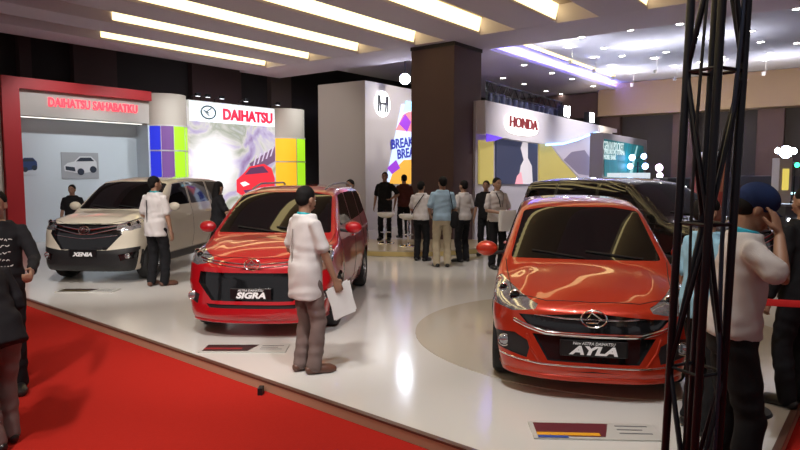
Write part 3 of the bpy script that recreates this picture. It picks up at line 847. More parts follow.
    # ---- hair
    if hair in ('short', 'long'):
        gh = G()
        gh.ell(Hp(0, -.013, .118), (.0800, .0935, .086), 24, 16, Rh)
        gh.ell(Hp(0, -.040, .085), (.072, .064, .075), 20, 12, Rh)
        if hair == 'long':
            gh.ell(Hp(0, -.050, .02), (.080, .055, .11), 20, 12, Rh); gh.ell(Hp(0, -.055, -.06), (.085, .045, .10), 20, 12, Rh)
        me = mk_eval('hair', gh.xf(S), [('REMESH', dict(mode='VOXEL', voxel_size=.009)), ('SMOOTH', dict(factor=.5, iterations=2))], HAIR, root)
    # ---- face
    if face:
        for sg in (1, -1):
            ge = G().ell(Hp(sg*.031, .081, .078), (.0135, .008, .0075), 12, 8, Rh)
            e_ = mk('eye', ge.xf(S), EYEW, root, smooth=True)
            mk('iris', G().ell(Hp(sg*.031, .088, .078), (.006, .003, .006), 10, 6, Rh).xf(S), EYEB, e_, smooth=True)
            mk('eyebrow', G().tube([Hp(sg*.014, .098, .099), Hp(sg*.032, .095, .104), Hp(sg*.050, .082, .098)], [.003, .0045, .0025], n=6).xf(S), HAIR, root, smooth=True)
        mk('lips', G().tube([Hp(-.022, .097, .012), Hp(0, .104, .013), Hp(.022, .097, .012)], [.003, .0065, .003], n=8).xf(S), LIP, root, smooth=True)
    root.scale = (1, 1, 1)
    return dict(root=root, k=k, Mu=Mu, U=U, Hp=Hp, Rh=Rh, A=A, Lg=Lg, S=S, shirt=shirt)
def collar(P, m, nm='collar', r=.013):
    U = P['U']
    pts = []
    for i in range(23):
        t = -PI*.5 + PI*.12 + (2*PI - PI*.24)*i/22 + PI     # open at the front
        pts.append(U(.066*math.cos(t + PI/2 + PI*0), .060*math.sin(t + PI/2) - .004, 1.448 + .010*(-math.sin(t + PI/2))))
    g = G().tube(pts, r, n=8, side=(0, 0, 1), flat=.6)
    return mk(nm, g.xf(P['S']), m, P['root'], smooth=True)
def lanyard(P, m, z=1.16, badge=True):
    U = P['U']; g = G()
    pts = [U(.02, .150, z), U(.045, .142, 1.30), U(.075, .095, 1.405), U(.078, .03, 1.452), U(.06, -.035, 1.468), U(0, -.075, 1.470), U(-.06, -.035, 1.468), U(-.078, .03, 1.452), U(-.075, .095, 1.405), U(-.045, .142, 1.30), U(-.02, .150, z)]
    g.tube(pts, .009, n=6, side=(0, 0, 1), flat=.35)
    o = mk('lanyard', g.xf(P['S']), m, P['root'], smooth=True)
    if badge:
        g = G().box(-.035, .035, .148, .154, z-.09, z+.005); g.xf(P['Mu']); mk('name_badge', g.xf(P['S']), mat('paper', (.75, .75, .74), .6), o)
    return o

white_shirt = cloth('white_shirt', (.56, .53, .52), .05); black_cloth = cloth('black_cloth', (.012, .012, .014)); grey_trouser = cloth('grey_trousers', (.16, .115, .105))
black_trouser = cloth('black_trousers', (.010, .010, .012)); khaki = cloth('khaki', (.42, .36, .25)); blue_shirt = cloth('light_blue_shirt', (.28, .40, .50)); teal = mat('teal_trim', (.01, .32, .38), .6)
maroon = cloth('maroon_cloth', (.10, .03, .025)); plaid = cloth('grey_plaid', (.25, .22, .20)); brown_leather = mat('brown_leather', (.10, .04, .025), .4)
PAPER = mat('paper', (.75, .75, .74), .6)

def foot_at(px, py, z=0.0): p = at_z(px, py, z); return p
CZ = -0.09     # carpet level
def D(deg): return math.radians(deg)
# the man with papers, seen from behind, looking left at the red minivan
p = foot_at(307, 372)
P = person(p, D(-52), 1.66, white_shirt, grey_trouser, 'man in white shirt and grey trousers holding white papers beside the red minivan', vox=.0065,
    arms={1: dict(wrist=(.24, .16, .87), hand=(.05, .45, -1), palm=(-1, .2, 0), curl=.5, thumb=.7), -1: dict(wrist=(.24, .20, .98), hint=(.4, -1, 0), palm=(-1, 0, 0))},
    legs={1: dict(foot=(.085, .03, .085), toe=(.25, 1)), -1: dict(foot=(.075, -.02, .085), toe=(-.1, 1))}, turn=D(-12), nod=D(8), shoes=brown_leather, hem=.69, build=1.02)
collar(P, teal)
M_ = P['Mu']; gg = G().tube([M_ @ Vector((.0, -.136 + .012*(z > 1.25), z)) for z in (.80, .95, 1.10, 1.22, 1.32)], .005, n=6); mk('back_stripe', gg.xf(P['S']), cloth('grey_plaid', (.25, .22, .20)), P['root'], smooth=True)
w = P['root'].matrix_basis @ (P['S'] @ P['A'][1][2]); 
PHOLD = (P, w)
# man beside the cream minivan, from behind
P = person(foot_at(158, 286), D(-20), 1.72, white_shirt, black_trouser, 'man in white shirt with black back stripe standing beside the cream-white minivan', vox=.010,
    arms={1: dict(wrist=(.25, .05, .80)), -1: dict(wrist=(.20, .22, 1.0))}, legs={1: dict(foot=(.10, .04, .085), toe=(.5, 1)), -1: dict(foot=(.09, -.03, .085))}, turn=D(25), shoes=brown_leather, hem=.78)
collar(P, teal)
for sx in (-.05, .05):
    pass
g = G().box(-.006, .006, -.003, .003, 0, 0.42); g.xf(P['root'].matrix_basis.inverted() @ P['root'].matrix_basis)
M_ = P['Mu']
gg = G().tube([M_ @ Vector((-.05, -.132, z)) for z in (.95, 1.05, 1.15, 1.25, 1.33)], .006, n=6); mk('back_stripe', gg.xf(P['S']), black_cloth, P['root'], smooth=True)
lanyard(P, teal)
# woman in black between the two minivans
p_ = at_y(218, 200, 10.9); p_.z = 0
P = person(p_, D(-60), 1.62, black_cloth, black_trouser, 'person with dark hair in black top standing between the cream minivan and the red minivan', vox=.012, hair='long', female=True,
    arms={1: dict(wrist=(.16, .30, 1.18), hint=(.8, -.6, -1)), -1: dict(wrist=(.12, .28, 1.15), hint=(.8, -.6, -1))}, turn=D(-30), nod=D(12), sleeves='short', hem=.90)
# man behind the cream minivan (near the wall)
p_ = at_y(72, 190, 12.9); p_.z = 0
P = person(p_, D(190), 1.52, black_cloth, black_trouser, 'person in black shirt standing behind the hood of the cream minivan', vox=.012, sleeves='short')
# black-shirted man at the left edge, facing the camera
p_ = at_z(6, 392, CZ)
P = person(p_, D(205), 1.72, cloth('black_printed_shirt', (.014, .014, .017)), black_trouser, 'man in long-sleeved black shirt with white print at the left edge facing the camera', vox=.009,
    arms={-1: dict(wrist=(.27, .36, 1.06), hint=(.6, -.4, -1), palm=(-1, .1, 0), curl=.8), 1: dict(wrist=(.22, .25, 1.02), hint=(.5, -1, 0))}, sleeves='long', turn=D(5), skin=1, hem=.86)
LEFTMAN = P
g = G(); U = P['U']
wp = mat('white_print', (0.85, 0.85, 0.86), 0.5)
rnd = random.Random(3)
def on_shirt(P, x0, x1, z0, z1, n, m, nm):
    U = P['U']; sh = P['shirt']; bv = BVHTree.FromPolygons([v.co[:] for v in sh.data.vertices], [tuple(q.vertices) for q in sh.data.polygons])
    g = G()
    for r in range(n):
        z = z1 - (z1-z0)*r/(n-1); x = x0 + rnd.random()*.03
        while x < x1:
            w = .012 + rnd.random()*.02
            pts = []
            for t in (0, .5, 1):
                q = P['S'] @ U(x + w*t, .5, z + (rnd.random()-.5)*.02); d = (P['Mu'].to_3x3() @ Vector((0, -1, 0)))
                h = bv.ray_cast(q, d)
                if h[0] is not None: pts.append(h[0] - d*.002)
            if len(pts) == 3: g.tube(pts, .0035, n=5)
            x += w + .012
    mk(nm, g, m, P['root'], kind='stuff')
on_shirt(P, -.12, .10, 1.08, 1.30, 5, wp, 'shirt_print')
# near person at the left edge, black jacket, checking a phone, mostly out of the frame
p_ = at_z(4, 447, CZ)
P = person(p_, D(66), 1.50, cloth('black_jacket', (.014, .013, .016)), grey_trouser, 'nearest person at the left edge in black jacket with a red patch and grey trousers', vox=.008, sleeves='long', hair='short',
    arms={1: dict(wrist=(.10, .20, 1.04), hint=(.8, -.8, -.6), hand=(-.5, .8, .3), palm=(0, -.1, 1), curl=.7), -1: dict(wrist=(.10, .20, 1.02), hint=(.8, -.8, -.6), hand=(-.5, .8, .3), palm=(0, -.1, 1), curl=.7)},
    legs={1: dict(foot=(.09, .05, .085)), -1: dict(foot=(.08, -.04, .085))}, nod=D(25), lean=D(27), hem=.78, build=1.12)
NEAR = P
gg = G().ell(P['S'] @ P['U'](-.205, -.02, 1.31), (.035, .06, .045), 14, 8); mk('red_patch', gg, mat('red_cloth', (.5, .02, .02), .7), P['root'], smooth=True)
# man in blue cap behind the truss tower, hand on his face
p_ = Vector((0, 0, 0)); q = at_y(733, 330, 3.28); p_ = Vector((q.x, q.y, 0))
P = person(p_, D(-105), 1.72, white_shirt, black_trouser, 'man in blue cap and white shirt with teal collar, hand raised to his face', vox=.0065, hair='short', nod=D(22), lean=D(4),
    arms={1: dict(wrist=(.095, .13, 1.455), elbow=(.25, .12, 1.25), hand=(-.25, -.25, 1), palm=(-.6, -.8, 0), curl=[.25, .3, .35, .4], thumb=.2), -1: dict(wrist=(.22, .08, .87))}, hem=.90, build=1.0,
    legs={1: dict(foot=(.12, .04, .085)), -1: dict(foot=(.10, -.06, .085))})
collar(P, mat('cyan_trim', (.02, .38, .55), .6), r=.018)
CAPM = P
Hp, Rh = P['Hp'], P['Rh']
navy = cloth('navy_cap', (.012, .025, .085))
gh = G().ell(Hp(0, -.008, .130), (.092, .106, .088), 24, 16, Rh)
o = mk_eval('cap', gh.xf(P['S']), [('REMESH', dict(mode='VOXEL', voxel_size=.009)), ('SMOOTH', dict(factor=.5, iterations=2))], navy, P['root'])
# brim: a curved blade
gb = G(); vs = []; N = 14; rows = 5
for j in range(rows):
    for i in range(N+1):
        a = PI*(i/N); rr = 1 + .62*j/(rows-1)*math.sin(a)
        x = .078*math.cos(a)*(1 + .08*j/(rows-1)*0); y = .058 + .058*math.sin(a)*0 + (.072*j/(rows-1))*math.sin(a)**.6
        z = .108 + .004 - .10*abs(x)**1.2 - .012*j/(rows-1)
        vs.append((x, y, z))
top_ = [Hp(*v) for v in vs]; bot_ = [Hp(v[0], v[1], v[2]-.004) for v in vs]; W1 = N+1; fs = []
for j in range(rows-1):
    for i in range(N):
        a = j*W1+i; fs.append((a, a+1, a+W1+1, a+W1)); b = a + len(vs); fs.append((b, b+W1, b+W1+1, b+1))
for i in range(N):
    a = (rows-1)*W1+i; fs.append((a, a+1, a+1+len(vs), a+len(vs)))
gb.add(top_ + bot_, fs); mk('cap_brim', gb.xf(P['S']), navy, o, smooth=True)
# a second person in light blue just behind him
q = at_y(704, 300, 4.15)
P = person(Vector((q.x, q.y, 0)), D(-80), 1.62, cloth('pale_blue_shirt', (.25, .45, .58)), black_trouser, 'person in pale blue shirt mostly hidden behind the truss tower beside the cap man', vox=.011, build=.95)
# group of three in the middle, backs to the camera
P = person(foot_at(421, 261), D(-28), 1.60, white_shirt, black_trouser, 'left man of the three-man huddle, white shirt crossed by a dark bag strap', vox=.011,
    arms={1: dict(wrist=(.14, .24, 1.05)), -1: dict(wrist=(.12, .25, 1.08), hint=(.8, -1, 0))}, hem=.88)
M_ = P['Mu']; gg = G().tube([M_ @ Vector(v) for v in ((-.17, -.11, 1.0), (-.08, -.142, 1.15), (.03, -.135, 1.30), (.10, -.08, 1.42))], .012, n=6, flat=.4); mk('bag_strap', gg.xf(P['S']), black_cloth, P['root'], smooth=True)
P = person(foot_at(442, 267), D(5), 1.70, blue_shirt, khaki, 'tall middle man of the huddle in light blue shirt and khaki trousers', vox=.010,
    arms={1: dict(wrist=(.16, .24, 1.02)), -1: dict(wrist=(.20, .18, .98))}, turn=D(-15), hem=.88)
M_ = P['Mu']; gg = G().tube([M_ @ Vector(v) for v in ((.19, -.03, .98), (.17, -.12, 1.15), (.14, -.125, 1.30), (.12, -.05, 1.43))], .012, n=6, flat=.5)
st = mk('bag_strap', gg.xf(P['S']), black_cloth, P['root'], smooth=True)
gg = G().tube([M_ @ Vector(v) for v in ((.22, -.08, .80), (.22, -.08, 1.0))], [.085, .075], n=12, flat=.5); mk('shoulder_bag', gg.xf(P['S']), black_cloth, st, smooth=True)
P = person(foot_at(463, 262), D(40), 1.62, white_shirt, black_trouser, 'right one of three men in the huddle, plain white shirt and black trousers', vox=.011,
    arms={1: dict(wrist=(.24, .05, .86)), -1: dict(wrist=(.18, .2, 1.0))}, hem=.88)
# people by the stools
STOOLZ = .72
P = person(at_z(385, 240, .12), D(170), 1.66, black_cloth, black_trouser, 'person in black standing at the bar stools with a hand on the hip', vox=.012, arms={-1: dict(wrist=(.14, .06, 1.02), hint=(1, -.3, 0)), 1: dict(wrist=(.26, .05, .86))}, sleeves='short', hem=.9)
P = person(at_z(404, 238, .12), D(20), 1.60, maroon, black_trouser, 'person in dark maroon shirt with back turned beside the bar stools', vox=.012)
# person behind the red minivan
q = at_y(350, 183, 12.0); q.z = 0
P = person(q, D(150), 1.64, white_shirt, black_trouser, 'person whose head shows over the rear roof of the red minivan', vox=.012)
# man in white between the huddle and the orange hatchback
P = person(at_z(496, 268), D(205), 1.68, white_shirt, black_trouser, 'man in white shirt with lanyard holding a white bag left of the orange-red hatchback', vox=.010,
    arms={1: dict(wrist=(.10, .22, 1.06), hint=(.7, -1, -.2)), -1: dict(wrist=(.13, .24, 1.05), hint=(.7, -1, -.2))}, hem=.88, skin=1)
lanyard(P, black_cloth, badge=False)
BAGMAN = P
q = at_y(486, 200, 13.2); q.z = 0
P = person(q, D(160), 1.60, black_cloth, black_trouser, 'person in black half hidden beside the man with the white bag', vox=.012)
# someone at the right edge, dark
q = at_y(804, 250, 4.6); q.z = 0
P = person(q, D(20), 1.68, black_cloth, black_trouser, 'person in dark clothes cut off by the right edge of the picture', vox=.011, sleeves='long')

# papers held by the first man
P, w = PHOLD
H_ = P['A'][1][2]; U = P['U']
gp = G(); c = H_ + (P['Mu'].to_3x3() @ Vector((.0, .06, -.10)))
Rm = P['Mu'].to_3x3()
for j, (dx, rot) in enumerate(((0, .35), (.006, .22))):
    a = Rm @ Vector((0, math.cos(rot), math.sin(rot))); b = Rm @ Vector((0, -math.sin(rot), math.cos(rot))); n = Rm @ Vector((1, 0, 0))
    for (u0, v0) in ((0, 0),):
        q = [c + n*(dx - .02) + a*s_*.12 + b*t_*.15 + Rm @ Vector((0, .02, -.10)) for s_, t_ in ((-1, -1), (1, -1), (1, 1), (-1, 1))]
        gp.add(q + [p_ + n*.002 for p_ in q], [(0, 3, 2, 1), (4, 5, 6, 7), (0, 1, 5, 4), (1, 2, 6, 5), (2, 3, 7, 6), (3, 0, 4, 7)])
gp.xf(P['S']); gp.xf(Matrix.Translation(P['root'].location) @ Matrix.Rotation(P['root'].rotation_euler[2], 4, 'Z'))
mk('paper_sheets', gp, PAPER, label='white paper sheets held low in the hand of the man in grey trousers', cat='paper')
# phone in the hands of the nearest person
P = NEAR; c = (P['A'][1][2] + P['A'][-1][2])/2 + P['Mu'].to_3x3() @ Vector((0, .09, .045)); c = P['S'] @ c
gp = G().box(-.036, .036, -.07, .07, -.005, .005); gp.xf(Matrix.Translation(P['root'].location) @ Matrix.Rotation(P['root'].rotation_euler[2], 4, 'Z') @ Matrix.Translation(c) @ Matrix.Rotation(.5, 4, 'X'))
mk('mobile_phone', gp, mat('phone_dark', (.02, .02, .025), .15), label='dark mobile phone in the hands of the nearest person at the left edge', cat='phone', bevel=.003)
# white bag carried by the man left of the hatchback
P = BAGMAN; c = P['S'] @ ((P['A'][1][2] + P['A'][-1][2])/2 + P['Mu'].to_3x3() @ Vector((0, .10, -.10)))
gp = G()
gp.loft([((0, 0, -.22), .17, .045), ((0, 0, -.12), .185, .06), ((0, 0, .06), .18, .05), ((0, 0, .15), .17, .03)], n=24, p=3.5)
gp.xf(Matrix.Translation(P['root'].location) @ Matrix.Rotation(P['root'].rotation_euler[2], 4, 'Z') @ Matrix.Translation(c))
b_ = mk('carry_bag', gp, PAPER, smooth=True, label='white carry bag held against the chest of the man by the hatchback', cat='bag')
# ------------------------------------------------------------ the hall
uu = Vector((.61, .792, 0)).normalized(); rv = Vector((uu.y, -uu.x, 0))
def ab(p): return (p.dot(rv), p.dot(uu))
def W2(a, b, z=0): p = rv*a + uu*b; return Vector((p.x, p.y, z))
FH = Matrix(((rv.x, uu.x, 0, 0), (rv.y, uu.y, 0, 0), (0, 0, 1, 0), (0, 0, 0, 1)))      # hall frame: x = rv, y = uu
def frame(A, B):
    d = (Vector((B[0], B[1], 0)) - Vector((A[0], A[1], 0))).normalized(); n = Vector((-d.y, d.x, 0))
    return Matrix(((d.x, n.x, 0, A[0]), (d.y, n.y, 0, A[1]), (0, 0, 1, 0), (0, 0, 0, 1)))
def onw(Fm, px, py, off=0.0):
    o = Vector((0, 0, HC)); d = ray(px, py); n = Fm.to_3x3() @ Vector((0, 1, 0)); A = Fm.to_translation() + n*off
    t = (A - o).dot(n)/d.dot(n); p = o + d*t; q = Fm.inverted() @ p
    return q.x, q.z

def tile_mat(name, c, rough, seam, scale):
    m = mat(name, c, rough, noise=.05, nscale=.6, spec=.5)
    return m
floor_m = tile_mat('glossy_cream_floor', (.62, .60, .57), .13, 0, 0)
carpet_m = mat('red_carpet', (.40, .018, .012), .95, noise=.10, nscale=60, bump=.3, bscale=400, spec=.1)
dark_wall = mat('dark_wall', (.045, .037, .037), .8, noise=.3, nscale=.5)
brown_wall = mat('brown_panel', (.105, .060, .058), .7, noise=.15, nscale=1)
tan_wall = mat('tan_wall', (.36, .25, .155), .8, noise=.06, nscale=.5)
ceil_grey = mat('ceiling_grey', (.66, .60, .68), .9, noise=.05, nscale=.7)
ceil_dark = mat('ceiling_dark', (.055, .045, .042), .9); trough_m = mat('trough_brown', (.36, .30, .28), .9)
ceil_light = mat('ceiling_light_paint', (.58, .57, .62), .9, noise=.04, nscale=.5)
strip_m = mat('warm_diffuser', (.9, .85, .7), .6, emit=(1.0, .80, .36), es=STRIP)
lamp_m = mat('lamp_face', (.9, .9, .9), .4, emit=(1.0, .95, .86), es=26)
lampb_m = mat('cold_lamp_face', (.9, .9, .9), .4, emit=(.80, .86, 1.0), es=60)
black_m = mat('black_metal', (.014, .015, .018), .4, metal=.5)
white_m = mat('white_panel', (.62, .60, .58), .55, noise=.03, nscale=1)
cream_m = mat('cream_panel', (.55, .49, .42), .6)
chrome_m = mat('chrome', (0.82, 0.82, 0.84), 0.09, metal=1.0)
red_m = mat('red_panel', (.45, .02, .025), .5)
def emi(name, c, e, base=.3): return mat(name, tuple(x*base for x in c), .5, emit=c, es=e)

# platform: its front edge and right edge come from two lines on the ground
e1 = at_z(36, 302); e2 = at_z(467, 449); ed = (e2-e1).normalized()
f1 = at_z(778, 450); f2 = at_z(800, 400); fd = (f2-f1).normalized()
t = ((f1-e1).x*fd.y - (f1-e1).y*fd.x)/(ed.x*fd.y - ed.y*fd.x); corner = e1 + ed*t
pl = e1 - ed*9; far_r = corner + fd*34; 
poly = [(corner.x, corner.y), (far_r.x, far_r.y), (2, 36), (-22, 30), (pl.x, pl.y)]
mk('floor', G().plate(poly, -.088, 0), floor_m, kind='structure')
EXT = 30
mk('floor_carpet', G().plate([(-26, -8), (26, -8), (34, 40), (-34, 40)], -.19, CZ), carpet_m, kind='structure')
# edge trims of the platform
en = Vector((-ed.y, ed.x, 0)); en = en if en.y < 0 else -en
fn = Vector((fd.y, -fd.x, 0))
g = G()
def bar(g, a, b, n, w0, w1, z0, z1):
    q = [a + n*w0, b + n*w0, b + n*w1, a + n*w1]; g.plate([(p.x, p.y) for p in q], z0, z1)
bar(g, pl, corner, en, .0005, .012, -.088, -.014); bar(g, corner, far_r, fn, .0005, .012, -.088, -.014)
mk('trim_1', g, mat('riser_beige', (.42, .26, .17), .6), kind='structure')
g = G(); bar(g, pl, corner + fd*0, en, -.03, .016, -.013, .004); bar(g, corner, far_r, fn, -.03, .016, -.013, .004)
mk('trim_2', g, mat('edge_dark', (.10, .045, .030), .4), kind='structure')
cl = at_z(264, 388, -.05); gg = G().box(-.02, .02, -.05, .03, -.04, .02); gg.xf(Matrix.Translation(cl + en*.03)); mk('edge_clip', gg, black_m, label='small black clip on the platform edge above the red carpet', cat='clip')

# round inlay under the orange hatchback, round low stage in the middle
g = G().lathe([(0.0, .0005), (2.05, .0005), (2.05, .006), (0.0, .006)], 72); g.xf(Matrix.Translation((2.22, 6.75, 0)))
mk('floor_inlay', g, mat('beige_gloss', (.50, .45, .37), .11), smooth=True, kind='structure')
def disc_cut(r):
    c = Vector((.15, 15.45)); ps = [(c.x + r*math.cos(t), c.y + r*math.sin(t)) for t in [PI + PI*k/60 for k in range(61)]]
    ps = [(x, min(y, 15.25)) for x, y in ps]; return ps
g = G().plate(disc_cut(2.5), 0, .12)
st_ = mk('round_stage', g, mat('stage_cream', (.55, .47, .33), .18), smooth=True, label='low round cream stage around the foot of the brown column', cat='stage')
g = G(); q = disc_cut(2.512)[2:-2]; vs_ = [(x, y, z) for x, y in q for z in (.01, .10)]; g.add(vs_, [(2*k, 2*k+2, 2*k+3, 2*k+1) for k in range(len(q)-1)])
mk('riser_band', g, mat('riser_yellow', (.55, .42, .16), .5), st_, smooth=True)

# column
cc = at_y(454, 100, 15.4); s = 1.30
g = G().box(-s, 0, 0, s, 0, 5.0); 
Mc = Matrix.Translation((cc.x, cc.y, 0)) @ FH
g.xf(Mc); mk('column', g, brown_wall, kind='structure')
g = G().box(-s-.02, .02, -.02, s+.02, 4.86, 5.0); g.xf(Mc); mk('trim_3', g, mat('dark_trim', (.02, .014, .012), .6), kind='structure')

# walls
Fl = frame((-11.3 - .61*16, 16.1 - .792*16), (-11.3, 16.1))
Lk = Fl.inverted() @ Vector((2.0, 33.9, 0))
mk('wall_left', G().box(0, Lk.x + .3, 0, .3, 0, 7.5).xf(Fl), dark_wall, kind='structure')
Fb = frame((2.0, 33.9), (2.0 + rv.x, 33.9 + rv.y))
mk('wall_back', G().box(-.3, 34, 0, .3, 0, 7.5).xf(Fb), dark_wall, kind='structure')
xa, za = onw(Fb, 618, 120, -.9); 
mk('wall_band', G().box(xa-.9, 34, -.9, -.01, 4.22, 5.58).xf(Fb), tan_wall, kind='structure')
mk('wall_band_left', G().box(2.0, xa-.95, -.55, -.01, 4.22, 5.30).xf(Fb), brown_wall, kind='structure')
g = G(); 
for k in range(9): 
    x = xa - 1 + 3.1*k
    mk('trim_%d' % (5+k), G().box(x, x+.9, -.35, -.01, 0, 4.2).xf(Fb), brown_wall, kind='structure')
for i, (x0, x1) in enumerate(((74, 117), (192, 241), (271, 291), (20, 32))):
    a0, _ = onw(Fl, x0, 70, -.25); a1, _ = onw(Fl, x1, 70, -.25)
    mk('trim_%d' % (20+i), G().box(a0, a1, -.25, -.01, 0, 7).xf(Fl), mat('brown_panel_light', (.17, .12, .10), .7) if i == 2 else brown_wall, kind='structure')
mk('ceiling_upper', G().box(-30, 30, -10, 50, 7.2, 7.3).xf(FH), ceil_dark, kind='structure')

# zone 1 ceiling: slab with dark troughs, beams and warm diffusers along uu
ends = [at_z(262, 62, 4.95), at_z(305, 57, 4.95), at_z(355, 49, 4.95), at_z(412, 41, 4.95), at_z(478, 30, 4.95), at_z(556, 15, 4.95)]
EA = [ab(p) for p in ends]
print('strip ends', [(round(a, 2), round(b, 2)) for a, b in EA])
bend = 12.75; EA = [(-15.03, 0)]*5 + [(-5.64, 0)]
left_edge = -16.0
pitch = (EA[-1][0]-EA[0][0])/5
print('bend', bend, 'pitch', pitch, 'left', left_edge)
NST = 10
slab_end = bend + 1.7
A0 = EA[0][0]
right_edge = A0 + pitch*(NST+4)
mk('ceiling', G().box(left_edge-.3, right_edge, -9, slab_end, 5.34, 5.6).xf(FH), trough_m, kind='structure')
mk('ceiling_border', G().box(left_edge-.3, right_edge, bend + .05, slab_end, 4.95, 5.335).xf(FH), ceil_grey, kind='structure')
mk('ceiling_edge', G().box(left_edge-.3, A0 - 1.02, -9, bend+.04, 5.0, 5.335).xf(FH), ceil_grey, kind='structure')
starts = {0: 7.7, 1: 7.0}
labels = ['farthest left warm ceiling strip light, above the cream minivan', 'second warm ceiling strip light counted from the left wall', 'third warm ceiling strip light counted from the left wall', 'fourth warm ceiling strip light, ending left of the brown column', 'warm ceiling strip light ending just above the brown column', 'warm ceiling strip light whose end shows right of the brown column', 'warm ceiling strip light whose tip shows at the top edge above the hatchback']
for i in range(NST):
    a = A0 + pitch*i
    b0 = starts.get(i, -8.0) if i != 2 else 6.3
    t = empty('strip_light', W2(a, bend, 5.30), 0, labels[i] if i < 7 else 'warm ceiling strip light out of frame above the camera', 'ceiling light', 'warm ceiling strip lights')
    off = Matrix.Translation(-W2(a, bend, 5.30))
    mk('diffuser', G().prism([(a+.002, 5.02), (a+.07, 5.325), (a+.002, 5.325)], b0, bend).xf(FH).xf(off), strip_m, t)
    mk('housing', G().prism([(a+.004, 4.95), (a+.03, 4.95), (a+.03, 4.962), (a+.004, 4.962)], b0, bend).xf(FH).xf(off), ceil_grey, t)
    b = a - .475
    mk('ceiling_beam_%d' % (i+1), G().box(b - .475, b + .475, -9, bend+.04, 4.95, 5.335).xf(FH), ceil_grey, kind='structure')

# zone 2 ceiling (beyond the border, right of the column)
cl_a = ab(at_z(483, 60, 5.5))[0] - 1.2
z2 = 5.6
mk('ceiling_far', G().box(cl_a, 40, slab_end, 60, z2, z2+.2).xf(FH), ceil_light, kind='structure')
sof = ab(at_z(487, 51, 5.36))[0]
mk('ceiling_soffit', G().box(cl_a-3.5, sof, slab_end + .01, 42, 5.36, 5.59).xf(FH), ceil_grey, kind='structure')
t = empty('cove_light', W2(sof + .08, slab_end+.2, 5.5), 0, 'violet-blue cove light running along the soffit beyond the column', 'ceiling light')
mk('light_tube', G().tube([W2(sof + .08, slab_end+.2, 5.385) - t.location, W2(sof + .08, 34, 5.385) - t.location], .022, n=8), emi('cove_blue', (.20, .19, 1.0), 130), t)
mk('ceiling_cove_shelf', G().box(sof + .002, sof+.22, slab_end+.15, 34.2, 5.33, 5.355).box(sof+.20, sof+.22, slab_end+.15, 34.2, 5.355, 5.44).xf(FH), ceil_grey, kind='structure')
y0, y1 = at_z(520, 42, z2-.02), at_z(590, 70, z2-.02)
ya = ab(y0)[0]
t = empty('cove_light', W2(ya, ab(y0)[1], z2-.05), 0, 'warm yellow cove light line in the far white ceiling', 'ceiling light')
mk('diffuser', G().box(ya-.06, ya+.06, ab(y0)[1], ab(y1)[1]+2, z2-.05, z2-.005).xf(FH).xf(Matrix.Translation(-t.location)), emi('cove_warm', (1.0, .78, .40), 2.0), t)
dl = [(491, 53, 1), (524, 65, 1), (552, 73, 1), (572, 79, 1), (503, 78, 1), (524, 84, 1), (546, 91, 1), (561, 94, 1), (581, 37, 0), (604, 48, 0), (622, 56, 0), (650, 42, 0), (666, 52, 0), (630, 30, 0), (680, 24, 0),
      (697, 37, 0), (737, 16, 0), (751, 31, 0), (761, 42, 0), (770, 53, 0), (797, 9, 0), (797, 43, 0), (593, 86, 1), (606, 91, 1), (655, 58, 0), (722, 57, 0), (700, 62, 0)]
ring_g = G().lathe([(.085, 0), (.115, -.012), (.125, 0)], 20); face_g = G().lathe([(0.0, -.004), (.085, -.004)], 20)
d0 = None
for i, (x, y, s_) in enumerate(dl):
    z = 5.36 if s_ else z2
    p = at_z(x, y, z - .002)
    if s_ and ab(p)[0] > sof - .15: z = z2; p = at_z(x, y, z - .002)
    if d0 is None:
        d = d0 = empty('downlight', p); mk('trim_ring', ring_g, white_m, d, smooth=True); mk('lamp_face', face_g, lamp_m, d)
    else: d = copy_tree(d0); d.location = p
    props(d, 'round white ceiling downlight in the %s' % ('grey soffit beyond the column' if s_ else 'white ceiling beyond the strip lights'), 'ceiling light', 'downlights in the soffit' if s_ else 'downlights in the far white ceiling')
SPOTS = []
def lamp(name, kind, loc, energy, color, **kw):
    l = bpy.data.lights.new(name, kind); l.energy = energy; l.color = color
    for k, v in kw.items(): setattr(l, k, v)
    o = bpy.data.objects.new(name, l); COL.objects.link(o); o.location = loc; return o
for (x, y) in ((570, 47), (594, 57), (613, 65), (632, 73), (655, 58), (675, 66), (722, 60), (764, 60)):
    p = at_z(x, y, z2)
    o = lamp('scallop_light', 'SPOT', (p.x, p.y, z2-.40), 60, (1, .93, .78), spot_size=1.0, spot_blend=.9, shadow_soft_size=.05)
    o.rotation_euler = (PI, 0, 0)
    cn = empty('uplight', (p.x, p.y, z2-.52), 0, 'small added ceiling-hung uplight casting a pale glow on the far ceiling', 'light', 'small added uplights under the far ceiling')  # hanging can is an added fixture below the scallop spot
    mk('lamp_can', G().lathe([(.0, .0), (.05, .0), (.06, .12), (.05, .12), (.045, .04), (.0, .04)], 14), white_m, cn, smooth=True)
    mk('hanger', G().tube([(.075, 0, .02), (.075, 0, .51)], .006, n=6), white_m, cn); mk('bracket', G().tube([(.05, 0, .03), (.075, 0, .03)], .006, n=6), white_m, cn)
